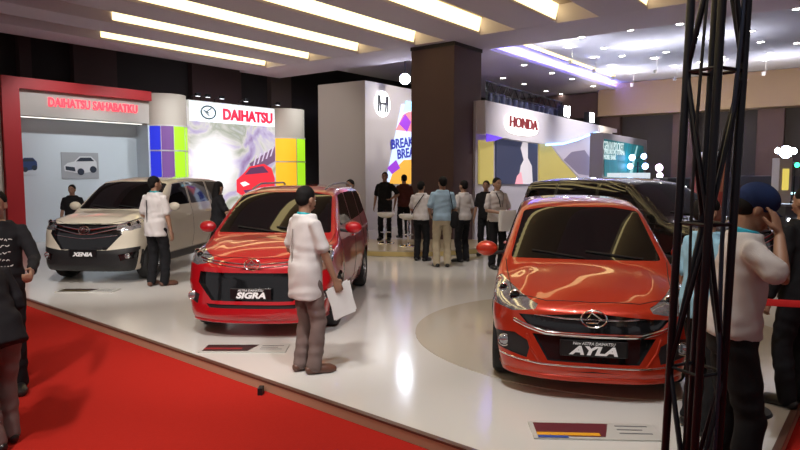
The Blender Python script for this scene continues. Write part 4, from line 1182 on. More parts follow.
# ------------------------------------------------------------ booth on the left
A = at_y(5, 172, 14.6); B = at_y(152, 172, 17.6); FD = frame(A, B)
booth = empty('display_booth', (A.x, A.y, 0), 0, 'large red and grey exhibition booth wall with red slogan lettering behind the cream minivan', 'booth')
booth.matrix_world = FD; booth.rotation_euler = FD.to_euler(); booth.location = FD.to_translation()
X = lambda px, py=172: onw(FD, px, py)[0]
Z = lambda px, py: onw(FD, px, py)[1]
xr_ = X(153); TH = Z(60, 84)
TH = 4.02
x_in0 = onw(FD, 17, 100)[0]
grey_wall = mat('booth_grey', (.56, .63, .68), .6, noise=.04, nscale=.8)
g = G().box(0, .38, -.05, .75, 0, TH); mk('portal_post', g, red_m, booth)
g = G().box(.38, xr_, -.05, .75, TH-.26, TH); mk('portal_top', g, red_m, booth)
g = G().box(-1.6, -.01, .05, .75, 0, TH-.1); mk('outer_panel', g, cream_m, booth)
g = G().box(.38, xr_, .10, .75, 3.14, TH-.26); mk('header_panel', g, mat('header_grey', (.50, .46, .42), .6), booth)
g = G().box(.38, xr_, .70, .75, 0, 3.14); mk('back_panel', g, grey_wall, booth)
g = G().box(.40, xr_-.05, .40, .44, 3.118, 3.138); mk('header_lamp', g, emi('soft_white', (1, .97, .9), 1.3), booth)
mk('side_panel', G().box(xr_-.06, xr_-.002, .10, .70, 0, 3.10), grey_wall, booth)
tx0, tz = onw(FD, 48, 100, .1); tx1, tz1 = onw(FD, 137, 108, .1)
tm_ = upright((tx0+tx1)/2, .085, 3.50)
mk('slogan_lettering', text_g('DAIHATSU SAHABATKU', .30, tm_, depth=.03, bold=.006, width=(tx1-tx0)), emi('red_neon', (1.0, .05, .08), 1.6), booth)
# picture prints of cars on the back panel
def car_print(px0, py0, px1, py1, colr, body, label, w_=None):
    x0, z0 = onw(FD, px0, py1, .69); x1, z1 = onw(FD, px1, py0, .69)
    r = empty('car_poster', FD @ Vector((x0, .695, z0)), FD.to_euler()[2], label, 'poster')
    w, h = x1-x0, z1-z0
    mk('print_sheet', G().box(0, w, -.012, 0, 0, h), colr, r)
    q = lambda a, b: (a*w, b*h)
    mk('printed_body', G().prism([q(*v) for v in ((.08, .30), (.06, .48), (.16, .60), (.34, .66), (.48, .85), (.80, .86), (.94, .66), (.95, .42), (.86, .28), (.5, .20))], -.016, -.0125), body, r)
    mk('printed_windows', G().prism([q(*v) for v in ((.38, .66), (.50, .81), (.78, .82), (.88, .68))], -.019, -.0165), mat('print_dark', (.03, .04, .06), .4), r)
    mk('printed_grille', G().prism([q(*v) for v in ((.10, .34), (.10, .48), (.34, .44), (.36, .28))], -.019, -.0165), mat('print_dark', (.03, .04, .06), .4), r)
    for (a, b) in ((.50, .27), (.84, .36)):
        mk('printed_wheel', G().lathe([(0, -.0195), (h*.13, -.0195), (h*.13, -.017), (0, -.017)], 18, (a*w, 0, b*h), axis='y'), mat('print_dark', (.03, .04, .06), .4), r)
    return r
car_print(11, 155, 38, 175, mat('booth_grey', (.46, .50, .53), .6), mat('print_navy', (.03, .06, .17), .4), 'poster of a dark blue car at the left end of the booth wall')
car_print(62, 153, 98, 179, mat('print_pale', (.34, .36, .38), .5), mat('print_silver', (.62, .64, .66), .4), 'poster of a silver-white car on the booth wall above the cream minivan')

# curved corner towers with coloured glass strips
def tower(px0, px1, strips, label, ztop=3.95, zwin0=1.9, zwin1=3.02):
    x0, _ = onw(FD, px0, 172, 0); x1, _ = onw(FD, px1, 172, 0)
    r = (x1-x0)/2
    root = empty('curved_tower', FD @ Vector(((x0+x1)/2, r*.55, 0)), FD.to_euler()[2], label, 'booth tower')
    def arc(ra, a0, a1, z0, z1, th):
        n = max(3, int((a1-a0)/.09)); g = G(); vs = []
        for i in range(n+1):
            a = a0 + (a1-a0)*i/n
            for rr in (ra, ra-th):
                for z in (z0, z1): vs.append((-rr*math.cos(a), -rr*math.sin(a), z))
        fs = []
        for i in range(n):
            o = i*4; fs += [(o, o+4, o+5, o+1), (o+2, o+3, o+7, o+6), (o+1, o+5, o+7, o+3), (o, o+2, o+6, o+4)]
        fs += [(0, 1, 3, 2), (n*4, n*4+2, n*4+3, n*4+1)]
        return g.add(vs, fs)
    mk('tower_shell', arc(r, -.4, PI+.4, 0, ztop, .05), cream_m, root, smooth=True)
    for a0, a1, c, nm in strips:
        mk('colour_strip', arc(r+.012, a0, a1, zwin0, zwin1, .008), emi(nm, c, .9, .5), root, smooth=True)
    a = strips[0][0]; b = strips[-1][1]
    for zc in ((zwin0*.48+zwin1*.52), zwin0, zwin1): mk('glazing_bar', arc(r+.03, a-.02, b+.02, zc-.02, zc+.02, .025), white_m, root, smooth=True)
    for s_ in strips[1:]: mk('glazing_bar', arc(r+.03, s_[0]-.012, s_[0]+.012, zwin0, zwin1, .025), white_m, root, smooth=True)
    return root
BL, PU, GR, OR = (.02, .03, .55), (.16, .07, .24), (.36, .72, .02), (.85, .45, .02)
tower(153, 191, [(.22, .85, BL, 'strip_blue'), (.85, 1.40, PU, 'strip_purple'), (1.40, 2.05, GR, 'strip_green'), (2.05, 2.45, GR, 'strip_green'), (2.45, 2.8, OR, 'strip_orange')],
      'curved cream tower with blue, purple and green strips left of the bright banner', 4.0, 1.62, 3.10)
tower(276, 307, [(.40, 1.45, OR, 'strip_orange'), (1.45, 2.6, GR, 'strip_green')], 'curved cream tower with orange and green strips right of the bright banner', 3.95, 1.25, 2.95)

# backlit banner
x0, z0 = onw(FD, 191, 190); x1, _ = onw(FD, 276, 190); zt = 3.92
rb = empty('backlit_banner', FD @ Vector((x0, 0, 0)), FD.to_euler()[2], 'bright backlit banner with oval badge and big red letters above a red car', 'banner')
w = x1-x0
def art_mat(name, e, cols, scale, dist=2.0):
    m = bpy.data.materials.new(name); m.use_nodes = True; nt = m.node_tree; b = nt.nodes['Principled BSDF']
    tc = nt.nodes.new('ShaderNodeTexCoord'); n = nt.nodes.new('ShaderNodeTexNoise'); n.inputs['Scale'].default_value = scale; n.inputs['Distortion'].default_value = dist; n.inputs['Detail'].default_value = 5
    r = nt.nodes.new('ShaderNodeValToRGB'); el = r.color_ramp.elements
    while len(el) < len(cols): el.new(.5)
    for k, (p, c) in enumerate(cols): el[k].position = p; el[k].color = (*c, 1)
    nt.links.new(tc.outputs['Object'], n.inputs['Vector']); nt.links.new(n.outputs['Fac'], r.inputs['Fac'])
    nt.links.new(r.outputs[0], b.inputs['Base Color']); nt.links.new(r.outputs[0], b.inputs['Emission Color']); b.inputs['Emission Strength'].default_value = e; b.inputs['Roughness'].default_value = .5
    return m
banner_art = art_mat('banner_art', 1.0, [(.30, (.20, .10, .28)), (.42, (.40, .33, .52)), (.50, (.55, .52, .50)), (.60, (.26, .28, .20)), (.72, (.6, .58, .66))], .8)
nt = banner_art.node_tree; bs = nt.nodes['Principled BSDF']
tcn = nt.nodes.new('ShaderNodeTexCoord'); mpn = nt.nodes.new('ShaderNodeMapping'); mpn.vector_type = 'POINT'
mpn.inputs['Location'].default_value = (-.24*w/1.15, 0, -2.0/1.15); mpn.inputs['Scale'].default_value = (1/1.15, 0, 1/1.15)
grn = nt.nodes.new('ShaderNodeTexGradient'); grn.gradient_type = 'SPHERICAL'; mxn = nt.nodes.new('ShaderNodeMixRGB')
rmp = nt.nodes.new('ShaderNodeValToRGB'); rmp.color_ramp.elements[0].position = .05; rmp.color_ramp.elements[1].position = .55
nt.links.new(tcn.outputs['Object'], mpn.inputs['Vector']); nt.links.new(mpn.outputs[0], grn.inputs[0]); nt.links.new(grn.outputs['Fac'], rmp.inputs[0]); nt.links.new(rmp.outputs[0], mxn.inputs['Fac'])
old = bs.inputs['Base Color'].links[0].from_socket; nt.links.new(old, mxn.inputs['Color1']); mxn.inputs['Color2'].default_value = (1, .95, .98, 1)
nt.links.remove(bs.inputs['Base Color'].links[0]); bs.inputs['Base Color'].default_value = (.12, .12, .12, 1); nt.links.new(mxn.outputs[0], bs.inputs['Emission Color'])
mk('banner_face', G().box(0, w, 0, .12, .2, zt), banner_art, rb)
mk('white_header', G().box(.02, w-.02, -.006, -.0005, zt-.62, zt-.02), emi('banner_white', (.68, .72, .78), 1.2, .5), rb)
q = lambda a, b: (a*w, .9 + b*(zt-.62-.9))
mk('stripe_patch', G().prism([q(*v) for v in ((.66, .48), (.99, .72), (.99, .52), (.72, .36))], -.016, -.012), emi('patch_plum', (.17, .09, .17), .8, .5), rb)
for k in range(5): mk('stripe', G().prism([q(*v) for v in ((.70+.055*k, .44+.035*k), (.72+.055*k, .45+.035*k), (.76+.055*k, .60+.03*k), (.74+.055*k, .59+.03*k))], -.020, -.0165), emi('patch_lilac', (.6, .5, .65), .8, .5), rb)
cr = mk('printed_car', G().prism([q(*v) for v in ((.50, .10), (.50, .26), (.58, .34), (.66, .44), (.84, .48), (.94, .42), (.98, .28), (.97, .08), (.80, .02), (.60, .02))], -.022, -.017), emi('print_red', (.75, .03, .05), .9, .5), rb)
mk('printed_windows', G().prism([q(*v) for v in ((.60, .33), (.67, .42), (.83, .45), (.90, .36))], -.026, -.0225), emi('print_glass', (.12, .04, .10), .8, .5), cr)
mk('printed_lamps', G().prism([q(*v) for v in ((.54, .22), (.60, .24), (.66, .20), (.58, .17))], -.026, -.0225), emi('print_lamp', (.9, .8, .8), 1.0, .5), cr)
mk('printed_grille', G().prism([q(*v) for v in ((.58, .12), (.82, .14), (.78, .06), (.62, .05))], -.026, -.0225), emi('print_glass', (.12, .04, .10), .8, .5), cr)
zl = zt-.33; xl = w*.20
g = G()
gv = G(); ring(gv, (0, 0, 0), .26, .19, .022, 32)
gv.tube([Vector((0, .10, .13)), Vector((0, -.10, -.01)), Vector((0, .02, -.09))], .018, n=8); gv.tube([Vector((0, -.16, .05)), Vector((0, .0, -.02))], .018, n=8)
gv.xf(Matrix.Translation((xl, -.03, zl)) @ Matrix.Rotation(-PI/2, 4, 'Z'))
mk('oval_badge', gv, mat('badge_teal', (.01, .07, .08), .3), rb, smooth=True)
mk('big_lettering', text_g('DAIHATSU', .46, upright(w*.66, -.03, zl-.03), depth=.03, bold=.018, width=w*.60), emi('letter_red', (.85, .01, .04), 1.6), rb)
mk('small_lettering', text_g('ZTE', .20, upright(w*.05, -.03, zt-.80), depth=.006, bold=.003), emi('letter_red', (.85, .01, .04), 1.6), rb) if False else None
for i, (px, py) in enumerate(((197, 101), (207, 105), (221, 106), (245, 108), (277, 112))):
    x, z = onw(FD, px, py, -.3)
    r = empty('arm_spotlight', FD @ Vector((x, -.02, zt)), FD.to_euler()[2], 'small black arm spotlight clipped on the top edge of the red-lettered banner', 'spotlight', 'arm spotlights over the banner')
    mk('arm', G().tube([(0, .04, .015), (0, .02, .10), (0, -.30, .16)], .012, n=6), black_m, r); mk('lamp_head', G().box(-.07, .07, -.38, -.28, .08, .17), black_m, r, bevel=.01)
    mk('lamp_face', G().box(-.06, .06, -.37, -.29, .074, .0795), emi('arm_lamp', (.9, .93, 1.0), 2.0), r)
o = None

# ------------------------------------------------------------ grey booth cube and the long booth to its right
zc = 4.5
C0 = at_y(365, 82, (zc-HC)*F/90.0); C1 = at_y(318, 88, (zc-HC)*F/84.0*.985)
C0.z = C1.z = 0
dL = (C1-C0).normalized(); dR = Vector((.575, .818, 0)).normalized()
FR = frame(C0, C0 + dR)
cube = empty('exhibition_box', C0, FR.to_euler()[2], 'tall grey-white booth block with a glowing square logo left of the brown column', 'booth')
wL = (C1-C0).length
iv = FR.inverted(); loc1 = iv @ C1
gm = mat('booth_warm_grey', (.45, .415, .40), .6, noise=.03, nscale=.6)
g = G().plate([(0, 0), (6.5, 0), (6.5 + loc1.x, loc1.y), (loc1.x, loc1.y)], 0, zc); mk('block_wall', g, gm, cube)
def OW(px, py, off=0.0): return onw(FR, px, py, off)
# glowing logo
a, b = OW(382, 104)
mk('logo_glow', G().lathe([(0, -.03), (.40, -.03), (.40, -.005), (0, -.005)], 28, (a, 0, b), axis='y').xf(Matrix.Identity(4)), emi('glow_white', (.95, .97, 1.0), 2.4), cube)
g = G()
for dx, sl in ((-.24, .0), (-.15, .03), (.15, -.03), (.24, 0)): g.prism([(a+dx-.025+sl, b-.25), (a+dx+.025+sl, b-.25), (a+dx+.025-sl, b+.25), (a+dx-.025-sl, b+.25)], -.06, -.031)
g.box(a-.13, a+.13, -.06, -.031, b-.03, b+.04)
mk('logo_letter', g, mat('logo_dark', (.05, .05, .06), .3), cube)
# poster
pp = [OW(396, 184), OW(403, 112), OW(413, 112), OW(440, 112), OW(440, 184)]
mk('poster_panel', G().prism([OW(385, 184), OW(401, 104), OW(430, 104), OW(430, 184)], -.03, -.005), emi('poster_pale', (.55, .66, .90), .9, .6), cube)
mk('poster_orange', G().prism([OW(388, 184), OW(393, 170), OW(403, 160), OW(430, 158), OW(430, 184)], -.04, -.031), emi('poster_orange', (.70, .36, .05), .9, .6), cube)
mk('poster_purple', G().prism([OW(386, 168), OW(395, 160), OW(399, 168), OW(391, 174)], -.045, -.041), emi('poster_purple', (.26, .04, .50), .9, .6), cube)
mk('poster_red', G().prism([OW(395, 130), OW(402, 115), OW(414, 108), OW(430, 106), OW(430, 134)], -.04, -.031), emi('poster_coral', (.72, .22, .24), .9, .6), cube)
mk('poster_purple', G().prism([OW(398, 124), OW(404, 114), OW(410, 122), OW(406, 132)], -.045, -.041), emi('poster_purple', (.26, .04, .50), .9, .6), cube)
mk('poster_cyan', G().prism([OW(402, 112), OW(405, 101), OW(430, 103), OW(430, 112)], -.04, -.031), emi('poster_cyan', (.35, .80, .95), 1.2, .6), cube)
for i, (px, py, tx) in enumerate(((391, 145, 'BREAK'), (397, 155, 'BREAK'))):
    a, b = OW(px, py, -.04); a2, b2 = OW(px+32, py, -.04)
    mk('poster_lettering', text_g(tx, .42, upright(a, -.045, b) @ Matrix.Rotation(.12, 4, 'Z'), depth=.008, bold=.012, align='LEFT', width=None), emi('letter_navy', (.02, .03, .30), .8, .6), cube)
# long booth
zh = 3.6
S0 = at_y(476, 104, 16.1); S1 = at_y(611, 130, 26.8); S0.z = S1.z = 0
FS = frame(S0, S1); WS = (S1-S0).length
def SW(px, py, off=0.0): return onw(FS, px, py, off)
lb = empty('exhibition_fascia', S0, FS.to_euler()[2], 'long white booth fascia with glowing red lettering right of the brown column', 'booth')
g = G().box(0, WS, 0, .5, 0, zh); mk('booth_wall', g, mat('booth_lilac_white', (.60, .57, .60), .55), lb)
# fascia : the white upper band with a curved lower edge
pts = [SW(477, 103), SW(611, 130)]
lo = [SW(x, y) for x, y in ((611, 133), (600, 131), (585, 133), (570, 139), (555, 143), (535, 144), (505, 140), (477, 134))]
mk('fascia_band', G().prism([(0, zh)] + [(WS, zh)] + lo, -.25, -.005), mat('fascia_white', (.78, .74, .76), .5), lb)
g = G().prism([SW(x, y) for x, y in ((488, 184), (478, 184), (478, 140), (492, 141), (492, 184))], -.05, -.005); mk('yellow_panel', g, emi('panel_yellow', (.55, .44, .12), .5, .6), lb)
g = G().prism([SW(x, y) for x, y in ((495, 184), (495, 139), (536, 143), (536, 184))], -.05, -.005); scr = mk('screen', g, emi('screen_navy', (.03, .035, .07), .8, .6), lb)
mk('screen_figure', G().prism([SW(x, y) for x, y in ((516, 184), (519, 166), (522, 160), (519, 148), (521, 142), (526, 142), (526, 158), (530, 166), (531, 184))], -.06, -.051), emi('figure_pale', (.55, .50, .52), .9, .6), scr)
mk('screen_figure', G().prism([SW(x, y) for x, y in ((513, 184), (515, 176), (519, 172), (521, 184))], -.068, -.061), emi('figure_pink', (.70, .30, .35), .9, .6), scr)
g = G().prism([SW(x, y) for x, y in ((538, 184), (538, 144), (548, 144), (560, 160), (575, 176), (580, 184))], -.05, -.005); mk('yellow_panel', g, emi('panel_yellow', (.55, .44, .12), .5, .6), lb)
g = G().prism([SW(x, y) for x, y in ((582, 184), (577, 176), (562, 160), (549, 144), (570, 138), (590, 134), (590, 184))], -.05, -.005); mk('photo_panel', g, emi('panel_rose', (.38, .33, .38), .8, .6), lb)
g = G().prism([SW(x, y) for x, y in ((562, 160), (570, 152), (583, 150), (590, 160), (590, 176), (577, 174))], -.06, -.051); mk('photo_car', g, emi('panel_dark', (.16, .13, .18), .8, .6), lb)
g = G()
mk('light_edge', G().tube([Vector((SW(x, y)[0], -.27, SW(x, y)[1])) for x, y in ((538, 145), (555, 144), (570, 140), (585, 134), (590, 133))], .03, n=6), emi('led_blue', (.20, .45, 1.0), 5), lb)
mk('light_edge', G().tube([Vector((SW(591, y)[0], -.10, SW(591, y)[1])) for y in (134, 150, 184)], .05, n=6), emi('led_blue', (.20, .45, 1.0), 5), lb)
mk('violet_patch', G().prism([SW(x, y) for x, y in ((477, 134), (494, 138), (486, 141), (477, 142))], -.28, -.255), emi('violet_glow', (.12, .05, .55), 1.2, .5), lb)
a0, b0 = SW(521, 124, -.27); ax0 = SW(507, 120, -.27)[0]; ax1 = SW(536, 126, -.27)[0]
sg_ = G(); n = 36; el = [((ax0+ax1)/2 + (ax1-ax0)/2*1.12*math.copysign(abs(math.cos(t))**.7, math.cos(t)), b0 - .02 + .30*math.copysign(abs(math.sin(t))**.7, math.sin(t))) for t in [2*PI*i/n for i in range(n)]]
mk('sign_glow', G().prism(el, -.30, -.252), emi('glow_warm', (1.0, .92, .90), 2.2), lb)
mk('sign_lettering', text_g('HONDA', .42, upright((ax0+ax1)/2, -.33, b0), depth=.05, bold=.002, width=(ax1-ax0)*.95), emi('letter_dark_red', (.30, .02, .03), .5), lb)
a, b = SW(598, 156); a0, z0_ = SW(592, 134); a1, _ = SW(605, 134)
mk('end_pillar', G().box(a0, a1, -.30, -.02, 0, zh-.02), mat('fascia_white', (.78, .74, .76), .5), lb)
a, b = SW(598, 140, -.3); g = G().box(a-.22, a+.22, -.33, -.302, b-.34, b+.30); mk('pillar_logo', g, emi('logo_white', (.9, .95, .92), 1.2), lb)
g = G().prism([(a-.10, b+.18), (a-.03, b+.18), (a-.03, b-.22), (a-.10, b-.22)], -.35, -.331).prism([(a-.08, b-.05), (a+.12, b-.20), (a+.12, b-.10), (a-.05, b+.08)], -.35, -.331)
mk('logo_letter', g, mat('logo_dark', (.05, .05, .06), .3), lb)
# teal screen booth
zt3 = 3.0
T0 = at_y(603, 133, (zt3-HC)*F/39.0); T1 = at_y(647, 141, (zt3-HC)*F/31.5); T0.z = T1.z = 0
FT = frame(T0, T1); WT = (T1-T0).length
TW = lambda px, py, off=0.0: onw(FT, px, py, off)
tb = empty('screen_wall', T0, FT.to_euler()[2], 'grey-framed teal video wall with white text beyond the black minivan', 'screen')
mk('screen_frame', G().box(0, WT, 0, .4, 0, zt3), mat('frame_grey', (.33, .30, .31), .6), tb)
scr = mk('screen_face', G().prism([TW(604, 176), TW(604, 139), TW(643, 146), TW(643, 179)], -.02, -.002), art_mat('screen_teal', .28, [(.25, (.005, .08, .09)), (.45, (.01, .22, .24)), (.6, (.02, .12, .13)), (.75, (.06, .40, .42))], .5), tb)
for i, (px, py, t_, w_) in enumerate(((614, 147, 'GEN N POCKET', 20), (615, 152.5, 'PRIORITAS UTAMA', 20), (610, 157.5, 'MOBILE BANK', 12))):
    a, b = TW(px, py, -.03); a_, _ = TW(px-w_/2, py); b_, _ = TW(px+w_/2, py)
    mk('screen_text', text_g(t_, .40 if i == 0 else .22, upright(a, -.03, b), depth=.01, bold=.0, width=b_-a_), emi('text_white', (.75, .9, .9), .7), scr)
mk('screen_ray', G().prism([TW(628, 176), TW(636, 146), (TW(637, 146)), TW(631, 176)], -.03, -.021), emi('ray_pale', (.35, .6, .6), .8), scr)
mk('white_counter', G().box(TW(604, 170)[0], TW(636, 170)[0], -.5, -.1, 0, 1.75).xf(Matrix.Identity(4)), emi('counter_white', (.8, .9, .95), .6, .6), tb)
# lamp clusters beyond the black car
def stand_lamp(name, px, py, Y, bulbs, m, label, pole=True):
    p = at_y(px, py, Y)
    r = empty(name, (p.x, p.y, 0), 0, label, 'lamp')
    mk('pole', G().tube([(0, .1, .03), (0, .1, p.z-.05)], .03, n=8), black_m, r, smooth=True)
    mk('base_plate', G().lathe([(0, 0), (.28, 0), (.28, .03), (0, .03)], 24, (0, .1, 0)), black_m, r)
    for dx, dz, rr in bulbs:
        mk('bulb', G().ell((dx, 0, p.z+dz), (rr, rr*.6, rr), 16, 10), m, r, smooth=True)
        mk('bulb_arm', G().tube([(0, .1, p.z+dz-.02), (dx, .02, p.z+dz-.02)], .015, n=6), black_m, r)
    return r
blue_l = emi('bulb_blue', (.35, .55, 1.0), 9)
stand_lamp('globe_lamp', 639, 161, 21.5, [(-.24, .12, .11), (.16, .16, .10), (-.30, -.18, .10), (.22, -.18, .11)], blue_l, 'stand lamp with four blue-white globes before the teal video wall')
stand_lamp('globe_lamp', 659, 171, 19.5, [(0, .10, .12), (.03, -.14, .10)], emi('bulb_pink', (.95, .75, 1.0), 5), 'stand lamp with two pinkish white globes beyond the black minivan')
stand_lamp('flood_lamp', 786, 152, 15.0, [(0, 0, .15), (-.2, .03, .07), (.18, .02, .08)], emi('flood_cold', (.62, .78, 1.0), 26), 'bright cold floodlight on a stand near the right edge')
for i, (px, py, Y) in enumerate(((797, 165, 15.5), (775, 190, 16.5), (798, 203, 13.4), (782, 187, 17))):
    p = at_y(px, py, Y); r = empty('stage_light', (p.x, p.y, p.z), 0, 'small green stage light among the dark equipment at the right', 'light', 'green stage lights at the right')
    mk('lamp_can', G().lathe([(0, 0), (.07, 0), (.08, .16), (0, .16)], 14, (0, 0, 0), axis='y'), black_m, r, smooth=True); mk('lamp_face', G().lathe([(0, -.006), (.065, -.006), (.065, -.001), (0, -.001)], 14, axis='y'), emi('green_light', (.05, .9, .35), 3.5), r)
    mk('stand_pole', G().tube([(0, .08, -p.z), (0, .08, .0)], .02, n=6), black_m, r)
# white-yellow sign post, grey fascia and red kiosk at the right
def block(name, px0, px1, py0, Y, m, label, cat, depth=1.0, zb=0.0, py1=None):
    a = at_y(px0, py0, Y); b = at_y(px1, py0, Y); z0 = zb if py1 is None else at_y(px0, py1, Y).z
    r = empty(name, ((a.x+b.x)/2, Y, 0), 0, label, cat); w2 = (b.x-a.x)/2
    mk('main_body', G().box(-w2, w2, 0, depth, z0, a.z), m, r, bevel=.01)
    return r, w2, a.z
r, w2, zz = block('sign_pillar', 780, 793, 158, 14.6, mat('white_panel', (.62, .60, .58), .55), 'white sign pillar with a yellow square under the floodlight', 'sign', .3)
mk('yellow_square', G().box(-w2*.5, w2*.5, -.012, -.002, zz-.75, zz-.25), emi('sign_yellow', (.75, .6, .12), .8), r)
r, w2, zz = block('booth_fascia', 728, 800, 176, 19, mat('fascia_grey', (.10, .10, .12), .6), 'low grey booth fascia with pale lettering behind the man in the cap', 'booth', 1.5, py1=194)
mk('fascia_post', G().box(-w2, -w2+.15, 0, 1.5, 0, zz-.5), mat('fascia_grey', (.10, .10, .12), .6), r); mk('fascia_post', G().box(w2-.15, w2, 0, 1.5, 0, zz-.5), mat('fascia_grey', (.10, .10, .12), .6), r)
mk('fascia_light', G().box(-w2+.2, w2-.1, -.02, -.005, zz-.56, zz-.50), emi('led_pale', (.5, .9, 1.0), 2.2), r)
r, w2, zz = block('kiosk', 709, 728, 157, 18, mat('kiosk_red', (.42, .06, .035), .6), 'red kiosk with white gabled top seen through the truss tower', 'kiosk', 1.0)
mk('gable', G().prism([(-w2, zz+.002), (w2, zz+.002), (w2*.5, zz+.16), (-w2*.5, zz+.16)], 0, 1.0), white_m, r)
mk('kiosk_panel', G().box(-w2*.7, w2*.7, -.02, -.003, zz-1.0, zz-.15), mat('kiosk_tan', (.45, .16, .08), .6), r)
for i, (px0, px1, py, Y) in enumerate(((762, 778, 196, 12.5), (786, 801, 205, 10.5), (668, 690, 178, 17))):
    r, w2, zz = block('equipment_case', px0, px1, py, Y, mat('case_dark', (.018, .018, .024), .5), ['dark equipment case right of the capped man', 'dark equipment case at the right edge under the green lights', 'dark equipment case seen left of the truss tower'][i], 'case', .8)
    mk('metal_edge', G().box(-w2-.01, w2+.01, -.01, .81, zz-.03, zz+.01), mat('case_edge', (.12, .12, .14), .35, metal=.8), r)
    for k in range(3): mk('indicator_lamp', G().ell((-w2*.6 + w2*.6*k, -.02, zz-.25-.1*(k % 2)), (.03, .012, .03), 10, 6), emi('led_white', (.9, .95, 1.0), 6), r)
# floodlights and lighting truss over the long booth, lamp over the cube
for i, (px, py) in enumerate(((566, 119), (591, 124))):
    x, z = SW(px, py, -.1)
    p = FS @ Vector((x, -.15, zh+.02)); r = empty('flood_lamp', p, FS.to_euler()[2], ['bright floodlight on the long white fascia, the left one', 'bright floodlight on the far right end of the long white fascia'][i], 'lamp')
    mk('lamp_body', G().box(-.28, .28, .03, .25, .04, .44), black_m, r, bevel=.02); mk('lamp_face', G().box(-.25, .25, .012, .028, .07, .41), lampb_m, r); mk('mount', G().box(-.04, .04, .1, .18, 0, .04), black_m, r)
g = G(); a, b = SW(486, 96, .3), SW(562, 108, .3)
tr = empty('lighting_truss', FS @ Vector((a[0], .3, 0)), FS.to_euler()[2], 'black lighting truss carrying lamps above the long white fascia', 'truss')
Lt = b[0]-a[0]; zt_ = zh + .38
for dz in (0, .28): mk('chord', G().tube([(0, 0, zt_+dz), (Lt, 0, zt_+dz)], .025, n=6), black_m, tr)
gz = G(); nn = 22
mk('lacing', G().tube([(Lt*i/nn, 0, zt_ + (.28 if i % 2 else 0)) for i in range(nn+1)], .015, n=5), black_m, tr)
for x in (0.05, Lt-.05): mk('leg', G().tube([(x, 0, zh), (x, 0, zt_+.28)], .03, n=6), black_m, tr)
rn = random.Random(5)
blu = emi('moving_head_blue', (.35, .45, 1.0), 5)
for i in range(14):
    x = Lt*(i+.5)/14; r = empty('moving_head', tr.matrix_basis @ Vector((0, 0, 0)), FS.to_euler()[2], 'small dark stage lamp hanging in the truss above the long white fascia', 'spotlight', 'stage lamps in the lighting truss')
    r.location = FS @ Vector((a[0]+x, .3, zt_))
    r.rotation_euler = (0, 0, FS.to_euler()[2] + rn.uniform(-.5, .5))
    mk('lamp_can', G().lathe([(0, -.28), (.075, -.28), (.09, -.06), (.05, -.03), (0, -.03)], 14), mat('stage_can', (.03, .035, .07), .4), r, smooth=True)
    mk('lamp_face', G().lathe([(0, -.289), (.07, -.289), (.07, -.282), (0, -.282)], 14), lampb_m if i in (5, 10) else blu, r)
p = at_y(405, 79, 19.0)
r = empty('flood_lamp', p, 0, 'bright white round lamp above the grey booth block beside the column', 'lamp')
mk('lamp_face', G().ell((0, 0, 0), (.16, .10, .16), 18, 12), lampb_m, r, smooth=True); mk('lamp_back', G().lathe([(.17, .02), (.12, .16), (0, .18)], 18, axis='y'), black_m, r, smooth=True)
mk('hanger', G().tube([(0, .14, 0), (0, .14, 5.55-p.z if 5.55 > p.z else .3)], .015, n=6), black_m, r)

# ------------------------------------------------------------ truss tower in the foreground
TX, TY = 300/F*2.9, 2.9
tw_ = empty('truss_tower', (TX, TY, 0), 0, 'tall black lattice truss tower standing in front of the man in the cap', 'truss')
tw_.rotation_euler = (0, D(1.0), D(-20))
steel = mat('truss_black', (.012, .014, .022), .35, metal=.4)
R_ = .116; TOPZ = 3.9
cor = [Vector((R_*math.cos(a), R_*math.sin(a), 0)) for a in (0, PI/2, PI, 3*PI/2)]
for c in cor: mk('chord', G().tube([c + Vector((0, 0, .02)), c + Vector((0, 0, TOPZ))], .0185, n=12), steel, tw_, smooth=True)
lev = [.14 + .70*i for i in range(6)]
for z in lev:
    for i in range(4): mk('rung', G().tube([cor[i] + Vector((0, 0, z)), cor[(i+1) % 4] + Vector((0, 0, z))], .0085, n=8), steel, tw_, smooth=True)
for j in range(len(lev)-1):
    for i in range(4):
        a_, b_ = (cor[i], cor[(i+1) % 4]) if (i+j) % 2 else (cor[(i+1) % 4], cor[i])
        mk('brace', G().tube([a_ + Vector((0, 0, lev[j])), b_ + Vector((0, 0, lev[j+1]))], .0115, n=8), steel, tw_, smooth=True)
mk('base_plate', G().box(-.25, .25, -.25, .25, 0, .02), steel, tw_)
cb = G().tube([Vector((R_*.72 + .012*math.sin(3*z), -.03 + .01*math.cos(4*z), z)) for z in [.05 + .2*i for i in range(19)]], .010, n=6)
o = mk('power_cable', cb, mat('cable_blue', (.01, .02, .05), .5), smooth=True, label='dark power cable running up inside the truss tower', cat='cable'); o.location = tw_.location; o.rotation_euler = tw_.rotation_euler
cb = G().tube([Vector((-R_*.45 + .015*math.sin(2*z+1), -.05 + .01*math.cos(4*z), z)) for z in [.05 + .2*i for i in range(19)]], .007, n=6)
o = mk('power_cable', cb, mat('cable_black', (.01, .01, .012), .5), smooth=True, label='thicker black cable on the left inside the truss tower', cat='cable'); o.location = tw_.location; o.rotation_euler = tw_.rotation_euler

